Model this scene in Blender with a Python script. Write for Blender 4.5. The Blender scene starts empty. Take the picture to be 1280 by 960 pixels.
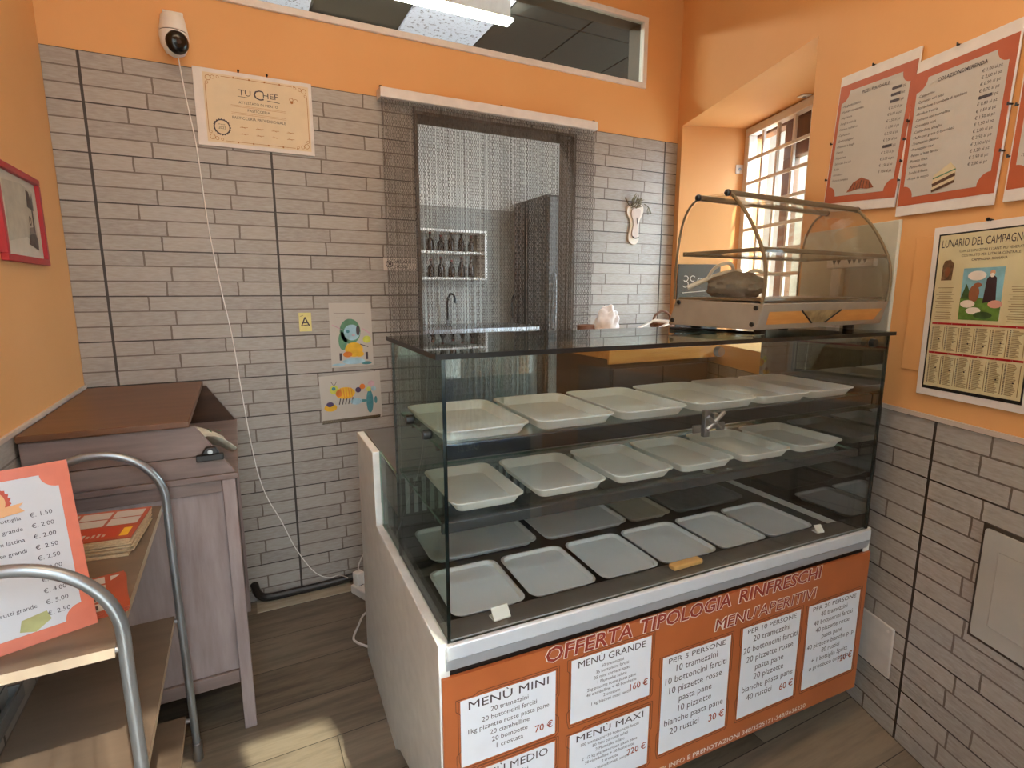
import bpy, math, random
from mathutils import Vector, Matrix, Euler
random.seed(7)
PI = math.pi
SC = bpy.context.scene
COL = SC.collection

# ------------------------------------------------------------------ camera, world, sun, exposure
F_PX = 681.4
CAM = Vector((0.3737, -2.3109, 1.2622)); PITCH, YAW = -0.1709, -0.4661
cam_d = bpy.data.cameras.new('camera'); cam = bpy.data.objects.new('camera', cam_d); COL.objects.link(cam)
cam_d.sensor_fit = 'HORIZONTAL'; cam_d.sensor_width = 36.0; cam_d.lens = F_PX / 1280 * 36.0
cam_d.clip_start = 0.02; cam_d.clip_end = 100
cam.location = CAM; cam.rotation_euler = (PI / 2 + PITCH, 0, YAW)
SC.camera = cam
SC.view_settings.view_transform = 'Standard'; SC.view_settings.look = 'None'
SC.view_settings.gamma = 1.0; SC.view_settings.use_curve_mapping = False
SC.view_settings.exposure = 1.55
SKY = 7.8; SUN = 3.2
world = bpy.data.worlds.new('World'); SC.world = world; world.use_nodes = True
bg = world.node_tree.nodes['Background']
bg.inputs['Color'].default_value = (0.68, 0.85, 1.0, 1); bg.inputs['Strength'].default_value = SKY
sun_d = bpy.data.lights.new('sun', 'SUN'); sun_d.energy = SUN; sun_d.angle = 0.012; sun_d.color = (1.0, 0.93, 0.80)
sun = bpy.data.objects.new('sun', sun_d); COL.objects.link(sun)
TO_SUN = Vector((0.220, -0.976, 1.20)).normalized()
sun.rotation_euler = TO_SUN.to_track_quat('Z', 'Y').to_euler()

# ------------------------------------------------------------------ pixels of the photograph -> points of the place
_M = Euler((PI / 2 + PITCH, 0, YAW)).to_matrix()
def ray(x, y): return _M @ Vector(((x - 640) / F_PX, -(y - 480) / F_PX, -1))
def on_plane(x, y, n, q):
    d = ray(x, y); return CAM + d * ((n.dot(q - CAM)) / n.dot(d))
RA = -0.3282                                       # the right wall leans in towards the street
RW0 = Vector((2.5029, 0, 0)); RN = Vector((math.cos(RA), math.sin(RA), 0)); RD = Vector((math.sin(RA), -math.cos(RA), 0))
RT = math.atan2(RD.y, RD.x); XL = -0.11
def on_back(x, y, Y=0): return on_plane(x, y, Vector((0, 1, 0)), Vector((0, Y, 0)))
def on_z(x, y, z=0): return on_plane(x, y, Vector((0, 0, 1)), Vector((0, 0, z)))
def on_left(x, y, X=XL): return on_plane(x, y, Vector((1, 0, 0)), Vector((X, 0, 0)))
def on_right(x, y, off=0):                         # -> (distance along the wall from the back corner, height)
    P = on_plane(x, y, RN, RW0 - RN * off); return (P - RW0).dot(RD), P.z
CO = Vector((0.679, -1.437, 0)); CR = -0.04065; CW = 1.2106
CA = Vector((math.cos(CR), math.sin(CR), 0)); CB = Vector((-math.sin(CR), math.cos(CR), 0))
def cloc(P): d = P - CO; return d.dot(CA), d.dot(CB), d.z
def on_case_front(x, y, b=0): a, _, z = cloc(on_plane(x, y, CB, CO + CB * b)); return a, z
def on_case_z(x, y, z): a, b, _ = cloc(on_z(x, y, z)); return a, b
def case_pt(a, b, z): return CO + CA * a + CB * b + Vector((0, 0, z))

# ------------------------------------------------------------------ materials
def lin(c):
    return tuple(((v / 255) / 12.92 if v / 255 <= 0.04045 else ((v / 255 + 0.055) / 1.055) ** 2.4) for v in c) + (1,)
class NT:
    def __init__(s, m): s.t = m.node_tree; s.n = s.t.nodes; s.l = s.t.links
    def new(s, kind, **kw):
        n = s.n.new(kind)
        for k, v in kw.items(): setattr(n, k, v)
        return n
    def put(s, sock, v):
        if hasattr(v, 'links') or isinstance(v, bpy.types.NodeSocket): s.l.new(v, sock)
        else: sock.default_value = v
    def math(s, op, a, b=None, c=None):
        n = s.new('ShaderNodeMath', operation=op)
        for i, v in enumerate((a, b, c)):
            if v is not None: s.put(n.inputs[i], v)
        return n.outputs[0]
    def mix(s, f, a, b):
        n = s.new('ShaderNodeMix', data_type='RGBA'); s.put(n.inputs[0], f); s.put(n.inputs[6], a); s.put(n.inputs[7], b); return n.outputs[2]
    def noise(s, vec, scale, detail=4, rough=0.5):
        n = s.new('ShaderNodeTexNoise'); n.inputs['Scale'].default_value = scale; n.inputs['Detail'].default_value = detail
        n.inputs['Roughness'].default_value = rough
        if vec is not None: s.l.new(vec, n.inputs['Vector'])
        return n.outputs[0]
    def ramp(s, f, stops):
        n = s.new('ShaderNodeValToRGB'); e = n.color_ramp.elements
        while len(e) < len(stops): e.new(0.5)
        for i, (p, c) in enumerate(stops): e[i].position = p; e[i].color = c
        s.l.new(f, n.inputs[0]); return n.outputs[0]
    def coord(s, scale=None):
        o = s.new('ShaderNodeTexCoord').outputs['Object']
        if scale:
            m = s.new('ShaderNodeMapping'); m.inputs['Scale'].default_value = scale; s.l.new(o, m.inputs[0]); return m.outputs[0]
        return o
    def bump(s, h, strength, dist=0.002):
        n = s.new('ShaderNodeBump'); n.inputs['Strength'].default_value = strength; n.inputs['Distance'].default_value = dist
        s.l.new(h, n.inputs['Height']); return n.outputs[0]
def base(name):
    m = bpy.data.materials.new(name); m.use_nodes = True; return m, m.node_tree.nodes['Principled BSDF'], NT(m)
def plain(name, c, rough=0.5, metal=0.0, vary=0.06, scale=25.0, spec=None, bump=0.0, stretch=None):
    m, p, t = base(name); C = lin(c)
    n = t.noise(t.coord(stretch), scale, 5)
    lo = tuple(v * (1 - vary) for v in C[:3]) + (1,); hi = tuple(min(1, v * (1 + vary)) for v in C[:3]) + (1,)
    t.l.new(t.ramp(n, [(0.3, lo), (0.7, hi)]), p.inputs['Base Color'])
    p.inputs['Roughness'].default_value = rough; p.inputs['Metallic'].default_value = metal
    if spec is not None: p.inputs['Specular IOR Level'].default_value = spec
    if bump: t.l.new(t.bump(n, bump), p.inputs['Normal'])
    return m
def emit(name, c, s):
    m = bpy.data.materials.new(name); m.use_nodes = True; t = NT(m); p = t.n['Principled BSDF']
    p.inputs['Base Color'].default_value = lin(c); p.inputs['Emission Color'].default_value = lin(c); p.inputs['Emission Strength'].default_value = s
    return m
def glass(name, tint=(236, 244, 240), base_refl=0.05, rough=0.0, haze=0.0, graze=0.55):
    m = bpy.data.materials.new(name); m.use_nodes = True; t = NT(m); t.n.remove(t.n['Principled BSDF'])
    tr = t.new('ShaderNodeBsdfTransparent'); tr.inputs[0].default_value = lin(tint)
    gl = t.new('ShaderNodeBsdfGlossy'); gl.inputs['Roughness'].default_value = rough; gl.inputs[0].default_value = (1, 1, 1, 1)
    lw = t.new('ShaderNodeLayerWeight'); lw.inputs[0].default_value = 0.5
    f = t.math('ADD', t.math('MULTIPLY', t.math('POWER', lw.outputs['Facing'], 5.0), graze), base_refl)
    mx = t.new('ShaderNodeMixShader'); t.l.new(f, mx.inputs[0]); t.l.new(tr.outputs[0], mx.inputs[1]); t.l.new(gl.outputs[0], mx.inputs[2])
    out = mx.outputs[0]
    if haze:
        df = t.new('ShaderNodeBsdfDiffuse'); df.inputs[0].default_value = (0.75, 0.75, 0.72, 1)
        n = t.noise(t.coord((1, 1, 0.6)), 14, 6, 0.65)
        m2 = t.new('ShaderNodeMixShader'); t.l.new(t.math('MULTIPLY', t.math('SMOOTH_MIN', n, 1.0, 0.1), haze), m2.inputs[0])
        t.l.new(out, m2.inputs[1]); t.l.new(df.outputs[0], m2.inputs[2]); out = m2.outputs[0]
    t.l.new(out, t.n['Material Output'].inputs[0]); return m

TH, TW = 0.155, 0.549                              # one wall tile: three printed brick courses
def tile_mat(name, off=0.0, flip=False):
    m, p, t = base(name); sep = t.new('ShaderNodeSeparateXYZ'); co = t.coord(); t.l.new(co, sep.inputs[0])
    X, Z = sep.outputs[0], sep.outputs[2]
    u = t.math('DIVIDE', t.math('SUBTRACT', X, off), TW); v = t.math('DIVIDE', Z, TH)
    if flip: u = t.math('MULTIPLY', u, -1.0)
    else: v = t.math('MULTIPLY', v, -1.0)
    fu = t.math('FRACT', u); fv = t.math('FRACT', v)                       # fv runs down from the top of the tile
    v3 = t.math('MULTIPLY', fv, 3.0); row = t.math('FLOOR', v3); fr = t.math('FRACT', v3)
    def pick(a, b, c):
        r1 = t.math('COMPARE', row, 1.0, 0.1); r2 = t.math('COMPARE', row, 2.0, 0.1); r0 = t.math('COMPARE', row, 0.0, 0.1)
        return t.math('ADD', t.math('ADD', t.math('MULTIPLY', r0, a), t.math('MULTIPLY', r1, b)), t.math('MULTIPLY', r2, c))
    s1, s2 = pick(0.213, 0.355, 0.320), pick(0.628, 0.770, 0.733)
    def near(x, y, w): return t.math('LESS_THAN', t.math('ABSOLUTE', t.math('SUBTRACT', x, y)), w)
    wob = t.math('MULTIPLY', t.math('SUBTRACT', t.noise(co, 30, 3), 0.5), 0.012)
    fuw = t.math('ADD', fu, wob)
    vj = t.math('MAXIMUM', near(fuw, s1, 0.0052), near(fuw, s2, 0.0052))
    hj = t.math('LESS_THAN', t.math('ADD', t.math('MINIMUM', fr, t.math('SUBTRACT', 1.0, fr)), t.math('MULTIPLY', wob, 3.0)), 0.045)
    soft = t.math('MAXIMUM', vj, hj)
    th = t.math('LESS_THAN', t.math('MINIMUM', fv, t.math('SUBTRACT', 1.0, fv)), 0.0125)
    tv = t.math('LESS_THAN', t.math('MINIMUM', fu, t.math('SUBTRACT', 1.0, fu)), 0.0075)
    hard = t.math('MAXIMUM', th, tv)
    # each printed brick has its own tone
    seg = t.math('ADD', t.math('GREATER_THAN', fu, s1), t.math('GREATER_THAN', fu, s2))
    idv = t.new('ShaderNodeCombineXYZ'); t.l.new(t.math('ADD', t.math('MULTIPLY', t.math('FLOOR', u), 3.0), seg), idv.inputs[0]); t.l.new(t.math('FLOOR', t.math('MULTIPLY', v, 3.0)), idv.inputs[1])
    wn = t.new('ShaderNodeTexWhiteNoise'); t.l.new(idv.outputs[0], wn.inputs['Vector'])
    body = t.mix(wn.outputs[0], lin((150, 142, 134)), lin((166, 158, 149)))
    st = t.noise(t.coord((5, 5, 26)), 6, 6, 0.6)
    body = t.mix(t.ramp(st, [(0.35, (0, 0, 0, 1)), (0.75, (0.6, 0.6, 0.6, 1))]), body, lin((188, 184, 178)))
    nick = t.ramp(t.noise(t.coord((9, 9, 22)), 5, 6, 0.7), [(0.66, (0, 0, 0, 1)), (0.74, (0.7, 0.7, 0.7, 1))])
    body = t.mix(nick, body, lin((136, 124, 117)))
    c = t.mix(soft, body, lin((112, 101, 93))); c = t.mix(hard, c, lin((60, 53, 49)))
    t.l.new(c, p.inputs['Base Color']); p.inputs['Roughness'].default_value = 0.42
    h = t.math('SUBTRACT', 1.0, t.math('MAXIMUM', t.math('MULTIPLY', soft, 0.6), hard))
    h = t.math('ADD', h, t.math('MULTIPLY', t.noise(co, 60, 4), 0.25))
    t.l.new(t.bump(h, 0.35, 0.002), p.inputs['Normal']); return m
def plaster(name, c, c2):
    m, p, t = base(name); co = t.coord()
    n = t.noise(co, 1.6, 5, 0.6); n2 = t.noise(co, 90, 4)
    t.l.new(t.ramp(n, [(0.3, lin(c)), (0.7, lin(c2))]), p.inputs['Base Color']); p.inputs['Roughness'].default_value = 0.62
    t.l.new(t.bump(n2, 0.12, 0.002), p.inputs['Normal']); return m
def plank_floor(name):
    m, p, t = base(name); co = t.coord(); sep = t.new('ShaderNodeSeparateXYZ'); t.l.new(co, sep.inputs[0])
    v = t.math('DIVIDE', t.math('ADD', sep.outputs[1], 0.10), 0.19); row = t.math('FLOOR', v); fv = t.math('FRACT', v)
    wr = t.new('ShaderNodeTexWhiteNoise', noise_dimensions='1D'); t.l.new(row, wr.inputs['W'])
    u = t.math('ADD', t.math('DIVIDE', sep.outputs[0], 1.2), wr.outputs[0]); fu = t.math('FRACT', u)
    idv = t.new('ShaderNodeCombineXYZ'); t.l.new(t.math('FLOOR', u), idv.inputs[0]); t.l.new(row, idv.inputs[1])
    wn = t.new('ShaderNodeTexWhiteNoise'); t.l.new(idv.outputs[0], wn.inputs['Vector'])
    ad = t.new('ShaderNodeVectorMath', operation='ADD'); mp = t.new('ShaderNodeMapping'); mp.inputs['Scale'].default_value = (1.1, 11, 1)
    t.l.new(co, mp.inputs[0]); sc = t.new('ShaderNodeVectorMath', operation='SCALE'); sc.inputs[3].default_value = 9.0
    t.l.new(wn.outputs[1], sc.inputs[0]); t.l.new(mp.outputs[0], ad.inputs[0]); t.l.new(sc.outputs[0], ad.inputs[1])
    g = t.noise(ad.outputs[0], 2.6, 8, 0.62)
    c = t.ramp(g, [(0.26, lin((46, 38, 30))), (0.44, lin((92, 79, 65))), (0.58, lin((116, 102, 85))), (0.78, lin((68, 56, 45)))])
    c = t.mix(t.math('MULTIPLY', wn.outputs[0], 0.38), c, lin((184, 168, 146)))
    j = t.math('MAXIMUM', t.math('LESS_THAN', t.math('MINIMUM', fv, t.math('SUBTRACT', 1.0, fv)), 0.007), t.math('LESS_THAN', fu, 0.0018))
    c = t.mix(j, c, lin((52, 43, 34)))
    t.l.new(c, p.inputs['Base Color']); p.inputs['Roughness'].default_value = 0.45
    t.l.new(t.bump(t.math('SUBTRACT', g, j), 0.15, 0.002), p.inputs['Normal']); return m
def wood(name, dark, light, scale=(2, 14, 14), rough=0.5):
    m, p, t = base(name); n = t.noise(t.coord(scale), 3.0, 7, 0.6)
    t.l.new(t.ramp(n, [(0.3, lin(dark)), (0.68, lin(light))]), p.inputs['Base Color']); p.inputs['Roughness'].default_value = rough
    t.l.new(t.bump(n, 0.08, 0.002), p.inputs['Normal']); return m

M = {}
M['tile'] = tile_mat('printed_brick_tile', -0.0131); M['tile_r'] = tile_mat('printed_brick_tile_turned', 1.6735, True)
M['tile_l'] = tile_mat('printed_brick_tile_side', 0.1)
M['orange'] = plaster('orange_plaster', (222, 164, 102), (228, 171, 111))
M['white_wall'] = plaster('white_plaster', (214, 212, 206), (222, 220, 214))
M['ceiling'] = plaster('ceiling_paint', (236, 226, 208), (240, 231, 214))
M['floor'] = plank_floor('oak_look_planks')
M['strip'] = wood('border_plank', (150, 138, 118), (176, 165, 146), (3, 20, 20))
M['pave'] = plain('street_paving', (176, 170, 160), 0.8, vary=0.15, scale=3)
M['facade'] = plain('street_facade', (202, 196, 186), 0.8, vary=0.08, scale=2)
M['white'] = plain('white_paint', (232, 228, 222), 0.4)
M['frame_white'] = plain('white_frame_paint', (222, 214, 208), 0.45)
M['trimw'] = plain('tile_edge_trim', (196, 182, 170), 0.5)
M['glass'] = glass('clear_glass', (244, 249, 246), 0.03); M['caseglass'] = glass('display_glass', (250, 252, 251), 0.036)
M['sideglass'] = glass('display_side_glass', (226, 234, 229), 0.02, graze=0.30)
M['topglass'] = glass('dark_top_glass', (190, 198, 193), 0.15); M['mirrorglass'] = glass('mirrored_side_glass', (58, 68, 62), 0.26, graze=0.6)
M['shelfglass'] = glass('shelf_glass', (236, 242, 239), 0.02)
M['acrylic'] = glass('scratched_acrylic', (246, 244, 238), 0.016, 0.04, 0.05, 0.30)
M['glassedge'] = plain('glass_edge_green', (18, 26, 24), 0.15)
M['lightedge'] = plain('glass_edge_light', (120, 150, 136), 0.2)
M['steel'] = plain('brushed_steel', (150, 152, 154), 0.34, 0.9, 0.05)
M['tube'] = plain('grey_tube', (156, 162, 166), 0.32, 0.75, 0.06)
M['alu'] = plain('aluminium_profile', (222, 230, 238), 0.30, 0.25, 0.03)
M['alu_shaded'] = plain('aluminium_profile_shaded', (186, 194, 202), 0.3, 0.35, 0.03)
M['chain'] = plain('chain_aluminium', (112, 104, 97), 0.42, 0.6, 0.25, 40)
M['black'] = plain('black_plastic', (24, 22, 22), 0.4)
M['dark'] = plain('dark_lining', (58, 60, 60), 0.45)
M['darker'] = plain('dark_rail', (26, 28, 29), 0.3)
M['wellgrey'] = plain('well_grey', (112, 108, 104), 0.4, 0.2)
M['panelgrey'] = plain('case_side_laminate', (232, 234, 230), 0.4)
M['tray'] = plain('tray_plastic', (244, 240, 233), 0.38, vary=0.03, scale=10)
M['tray_cool_lit'] = plain('tray_plastic_cool_lit', (232, 233, 234), 0.34, vary=0.04, scale=10)  # same white plastic, greyed in colour for the cooler light below
M['tray_o'] = plain('tray_ivory_plastic', (196, 192, 176), 0.4, vary=0.04)
M['tray_g'] = plain('tray_smoke_plastic', (128, 132, 132), 0.4, vary=0.12, scale=60)
M['sticker'] = plain('orange_menu_print', (186, 104, 58), 0.28, vary=0.10, scale=7)
M['paper'] = plain('white_print', (238, 243, 250), 0.4, vary=0.02)
M['boardfield'] = plain('board_print_white', (184, 185, 190), 0.4, vary=0.02); M['ink'] = plain('dark_ink', (70, 60, 66), 0.5); M['inkred'] = plain('red_ink', (158, 66, 44), 0.5)
M['inkwhite'] = plain('white_ink', (244, 232, 222), 0.5); M['inkline'] = plain('brown_line_ink', (112, 66, 44), 0.5)
M['maroon'] = plain('maroon_ink', (150, 52, 36), 0.5)
M['mauve'] = wood('mauve_stained_wood', (134, 116, 114), (164, 148, 146), (10, 10, 1.3), 0.45)
M['mauveh'] = wood('mauve_stained_wood_flat', (112, 94, 88), (140, 122, 116), (1.3, 10, 10), 0.45)
M['brown'] = wood('brown_top_board', (96, 62, 40), (112, 76, 50), (1.5, 8, 8), 0.4)
M['shelfb'] = wood('beige_shelf_shaded', (104, 88, 72), (122, 104, 86), (1.2, 6, 6), 0.45)
M['shelfe'] = plain('shelf_edge_band_lit', (190, 172, 148), 0.5)
M['pine'] = wood('orange_pine', (196, 124, 52), (222, 154, 78), (1.2, 12, 12), 0.4)
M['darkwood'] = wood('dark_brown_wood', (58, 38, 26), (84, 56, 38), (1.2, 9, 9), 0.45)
M['redframe'] = plain('red_frame', (170, 34, 40), 0.4)
M['boardwhite'] = plain('poster_paper', (190, 183, 174), 0.5, vary=0.02)
M['boardorange'] = plain('poster_orange', (178, 84, 42), 0.5, vary=0.05)
M['cream'] = plain('cream_paper', (222, 202, 168), 0.5, vary=0.03); M['tan'] = plain('calendar_paper', (206, 194, 154), 0.5, vary=0.03)

# ------------------------------------------------------------------ mesh helpers
class MB:
    def __init__(s): s.v = []; s.f = []; s.m = []
    def add(s, vs, fs, m=0):
        o = len(s.v); s.v += [tuple(v) for v in vs]; s.f += [tuple(i + o for i in f) for f in fs]; s.m += [m] * len(fs); return s
    def box(s, x0, x1, y0, y1, z0, z1, m=0):
        vs = [(x0, y0, z0), (x1, y0, z0), (x1, y1, z0), (x0, y1, z0), (x0, y0, z1), (x1, y0, z1), (x1, y1, z1), (x0, y1, z1)]
        return s.add(vs, [(0, 3, 2, 1), (4, 5, 6, 7), (0, 1, 5, 4), (1, 2, 6, 5), (2, 3, 7, 6), (3, 0, 4, 7)], m)
    def prism(s, poly, ax, lo, hi, m=0):
        # poly in the two other axes (x: y,z   y: x,z   z: x,y)
        def P(a, b, c): return {'x': (c, a, b), 'y': (a, c, b), 'z': (a, b, c)}[ax]
        n = len(poly); vs = [P(a, b, lo) for a, b in poly] + [P(a, b, hi) for a, b in poly]
        ar = sum(poly[i][0] * poly[(i + 1) % n][1] - poly[(i + 1) % n][0] * poly[i][1] for i in range(n))
        fs = [tuple(range(n)), tuple(range(2 * n - 1, n - 1, -1))] + [(i + n, (i + 1) % n + n, (i + 1) % n, i) for i in range(n)]
        flip = (ar > 0) != (ax == 'y')
        if flip: fs = [tuple(reversed(f)) for f in fs]
        return s.add(vs, fs, m)
    def hexa(s, b4, t4, m=0):
        return s.add(list(b4) + list(t4), [(0, 3, 2, 1), (4, 5, 6, 7), (0, 1, 5, 4), (1, 2, 6, 5), (2, 3, 7, 6), (3, 0, 4, 7)], m)
    def tube(s, pts, r, n=8, m=0, closed=False):
        P = [Vector(p) for p in pts]; k = len(P); rings = []; up = None
        for i in range(k):
            a = P[(i - 1) % k] if (closed or i) else P[i]; b = P[(i + 1) % k] if (closed or i < k - 1) else P[i]
            t = (b - a).normalized()
            if up is None: up = t.orthogonal().normalized()
            up = (up - t * up.dot(t)).normalized(); w = t.cross(up)
            rr = r[i] if isinstance(r, (list, tuple)) else r
            rings.append([P[i] + (up * math.cos(2 * PI * j / n) + w * math.sin(2 * PI * j / n)) * rr for j in range(n)])
        vs = [v for g in rings for v in g]; fs = []
        for i in range(k if closed else k - 1):
            for j in range(n):
                a, b = i * n + j, i * n + (j + 1) % n; c, d = ((i + 1) % k) * n + (j + 1) % n, ((i + 1) % k) * n + j
                fs.append((a, b, c, d))
        if not closed: fs += [tuple(range(n - 1, -1, -1)), tuple(range((k - 1) * n, k * n))]
        return s.add(vs, fs, m)
    def cyl(s, a, b, r, n=16, m=0): return s.tube([a, b], r, n, m)
    def lathe(s, prof, c=(0, 0, 0), n=24, m=0, axis='z'):
        vs = []; fs = []
        for r, h in prof:
            for j in range(n):
                x, y = r * math.cos(2 * PI * j / n), r * math.sin(2 * PI * j / n)
                p = {'z': (x, y, h), 'y': (x, h, y), 'x': (h, x, y)}[axis]
                vs.append((p[0] + c[0], p[1] + c[1], p[2] + c[2]))
        for i in range(len(prof) - 1):
            for j in range(n): fs.append((i * n + j, i * n + (j + 1) % n, (i + 1) * n + (j + 1) % n, (i + 1) * n + j))
        fs += [tuple(range(n - 1, -1, -1)), tuple(range((len(prof) - 1) * n, len(prof) * n))]
        return s.add(vs, fs, m)
    def sphere(s, c, r, m=0, n=16, k=10, sc=(1, 1, 1)):
        prof = [(max(1e-4, r * math.sin(PI * i / k)), -r * math.cos(PI * i / k)) for i in range(k + 1)]
        o = len(s.v); s.lathe(prof, (0, 0, 0), n, m)
        for i in range(o, len(s.v)): v = s.v[i]; s.v[i] = (v[0] * sc[0] + c[0], v[1] * sc[1] + c[1], v[2] * sc[2] + c[2])
        return s
    def poly(s, pts, y, m=0, yb=None):
        # flat shape in x,z facing -y, given a little thickness
        return s.prism(pts, 'y', y, y + 0.0006 if yb is None else yb, m)
    def line(s, x0, z0, x1, z1, w, y, m=0):
        d = Vector((x1 - x0, z1 - z0)); L = d.length or 1e-6; nx, nz = -d.y / L * w / 2, d.x / L * w / 2
        return s.poly([(x0 + nx, z0 + nz), (x0 - nx, z0 - nz), (x1 - nx, z1 - nz), (x1 + nx, z1 + nz)], y, m)
    def ring(s, cx, cz, r0, r1, y, m=0, n=32, a0=0, a1=2 * PI, sx=1.0):
        for i in range(n):
            a, b = a0 + (a1 - a0) * i / n, a0 + (a1 - a0) * (i + 1) / n
            s.poly([(cx + sx * r * math.cos(t), cz + r * math.sin(t)) for r, t in ((r0, a), (r1, a), (r1, b), (r0, b))], y, m)
        return s
    def disc(s, cx, cz, r, y, m=0, n=24, sx=1.0, sz=1.0):
        return s.poly([(cx + sx * r * math.cos(2 * PI * i / n), cz + sz * r * math.sin(2 * PI * i / n)) for i in range(n)], y, m)
    def text(s, txt, x, z, h, y, m=0, align='C', fit=None, bold=0.0, shear=0.0, sx=1.0, slope=0.0):
        vs, fs, x0, x1 = glyphs(txt, bold, shear)
        k = h / 0.70; kx = k * sx; w = (x1 - x0) * kx
        if fit and w > fit: kx *= fit / w; w = fit
        if fit and fit < 0: kx *= -fit / w; w = -fit
        ox = {'L': x, 'C': x - w / 2, 'R': x - w}[align]
        return s.add([(ox + (a - x0) * kx, y, z + b * k + slope * ((a - x0) * kx)) for a, b in vs], fs, m)
    def build(s, name, mats, parent=None, loc=None, rotz=0.0, bevel=0.0, segs=2, smooth=30, sub=0):
        me = bpy.data.meshes.new(name); me.from_pydata(s.v, [], s.f)
        ml = mats if isinstance(mats, (list, tuple)) else [mats]
        for q in ml: me.materials.append(M[q] if isinstance(q, str) else q)
        me.polygons.foreach_set('material_index', s.m); me.update()
        if smooth:
            me.polygons.foreach_set('use_smooth', [True] * len(me.polygons)); me.set_sharp_from_angle(angle=math.radians(smooth))
        o = bpy.data.objects.new(name, me); COL.objects.link(o)
        if parent: o.parent = parent
        if loc is not None: o.location = loc
        o.rotation_euler = (0, 0, rotz)
        if bevel:
            b = o.modifiers.new('bevel', 'BEVEL'); b.width = bevel; b.segments = segs; b.limit_method = 'ANGLE'; b.angle_limit = math.radians(40)
        if sub:
            b = o.modifiers.new('sub', 'SUBSURF'); b.levels = sub; b.render_levels = sub
        return o
_G = {}
def glyphs(txt, bold=0.0, shear=0.0):
    k = (txt, bold, shear)
    if k not in _G:
        cu = bpy.data.curves.new('type', 'FONT'); cu.body = txt; cu.resolution_u = 2; cu.offset = bold; cu.shear = shear; cu.size = 1.0
        ob = bpy.data.objects.new('type', cu); COL.objects.link(ob)
        dg = bpy.context.evaluated_depsgraph_get(); ev = ob.evaluated_get(dg); me = ev.to_mesh()
        vs = [(v.co.x, v.co.y) for v in me.vertices]; fs = [tuple(p.vertices) for p in me.polygons]
        ev.to_mesh_clear(); bpy.data.objects.remove(ob); bpy.data.curves.remove(cu)
        xs = [v[0] for v in vs] or [0, 1]; _G[k] = (vs, fs, min(xs), max(xs))
    return _G[k]
def thing(name, label, cat, loc=(0, 0, 0), rotz=0.0, group=None):
    o = bpy.data.objects.new(name, None); COL.objects.link(o); o.empty_display_size = 0.05
    o.location = loc; o.rotation_euler = (0, 0, rotz); tag(o, label, cat, group); return o
def tag(o, label, cat, group=None, kind=None):
    o['label'] = label; o['category'] = cat
    if group: o['group'] = group
    if kind: o['kind'] = kind
    return o
def struct(o, label=None):
    o['kind'] = 'structure'
    if label: o['label'] = label
    return o
def smooth_path(pts, k=6):
    P = [Vector(p) for p in pts]; out = []
    for i in range(len(P) - 1):
        a, b, c, d = P[max(0, i - 1)], P[i], P[i + 1], P[min(len(P) - 1, i + 2)]
        for j in range(k):
            t = j / k
            out.append(0.5 * ((2 * b) + (c - a) * t + (2 * a - 5 * b + 4 * c - d) * t * t + (3 * b - a - 3 * c + d) * t ** 3))
    return out + [P[-1]]
def rrect(w, d, r, n=5):
    out = []
    for cx, cy, a in ((w / 2 - r, d / 2 - r, 0), (-w / 2 + r, d / 2 - r, PI / 2), (-w / 2 + r, -d / 2 + r, PI), (w / 2 - r, -d / 2 + r, 1.5 * PI)):
        for i in range(n + 1): t = a + PI / 2 * i / n; out.append((cx + r * math.cos(t), cy + r * math.sin(t)))
    return out

# ------------------------------------------------------------------ the room
ZC, YF = 3.0, -2.62                                # ceiling height, street wall
DX0, DX1, DZ = 1.088, 1.876, 1.985                 # doorway to the kitchen
TX0, TX1, TZ0, TZ1 = 0.10, 2.275, 2.245, 2.565     # fanlight above it
s = MB(); s.box(-0.9, 3.6, YF - 0.3, 3.3, -0.12, 0.0); struct(s.build('floor', 'floor', smooth=0), 'grey-brown oak-look plank floor')
s = MB(); s.prism([(-0.5, YF - .25), (2.0, YF - .25), (2.95, -.06), (2.95, .12), (-0.5, .12)], 'z', ZC, ZC + 0.12); struct(s.build('ceiling', 'ceiling', smooth=0), 'plain pale ceiling of the shop')
T = 0.12
s = MB()
s.box(-0.5, DX0, 0, T, 0, TZ0); s.box(DX1, 3.2, 0, T, 0, TZ0); s.box(DX0, DX1, 0, T, DZ, TZ0)
s.box(-0.5, TX0, 0, T, TZ0, ZC); s.box(TX1, 3.2, 0, T, TZ0, ZC); s.box(TX0, TX1, 0, T, TZ1, ZC)
wall_back = struct(s.build('wall_back', 'orange', smooth=0), 'orange back wall with brick-print tiles below')
s = MB(); s.box(XL + 0.001, DX0, -0.004, 0.0, 0, 13 * TH); s.box(DX0, DX1, -0.004, 0.0, DZ, 13 * TH); s.build('tile_cladding', 'tile', wall_back, smooth=0)
s = MB(); s.box(DX1 - 2.4188 , 2.5025 - 2.4188, -0.004, 0.0, 0, 13 * TH)
M['tile2'] = tile_mat('printed_brick_tile_corner', 0.0); s.build('tile_cladding', 'tile2', wall_back, (2.4188, 0, 0), smooth=0)
# left wall, frame turned so that local x runs away from the street
s = MB(); s.box(-3.0, 0.1, 0, 0.2, 0, ZC)
wall_left = struct(s.build('wall_left', 'orange', None, (XL, 0, 0), PI / 2, smooth=0), 'orange side wall beside the wooden desk')
s = MB(); s.box(-2.7, 0, -0.004, 0, 0, 6 * TH); s.build('tile_cladding', 'tile_l', wall_left, smooth=0)
s = MB(); s.box(-2.7, 0, -0.007, 0, 6 * TH, 6 * TH + 0.011); struct(s.build('trim_1', 'trimw', None, (XL, 0, 0), PI / 2, smooth=0), 'pale edge strip on top of side tiles')
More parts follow.
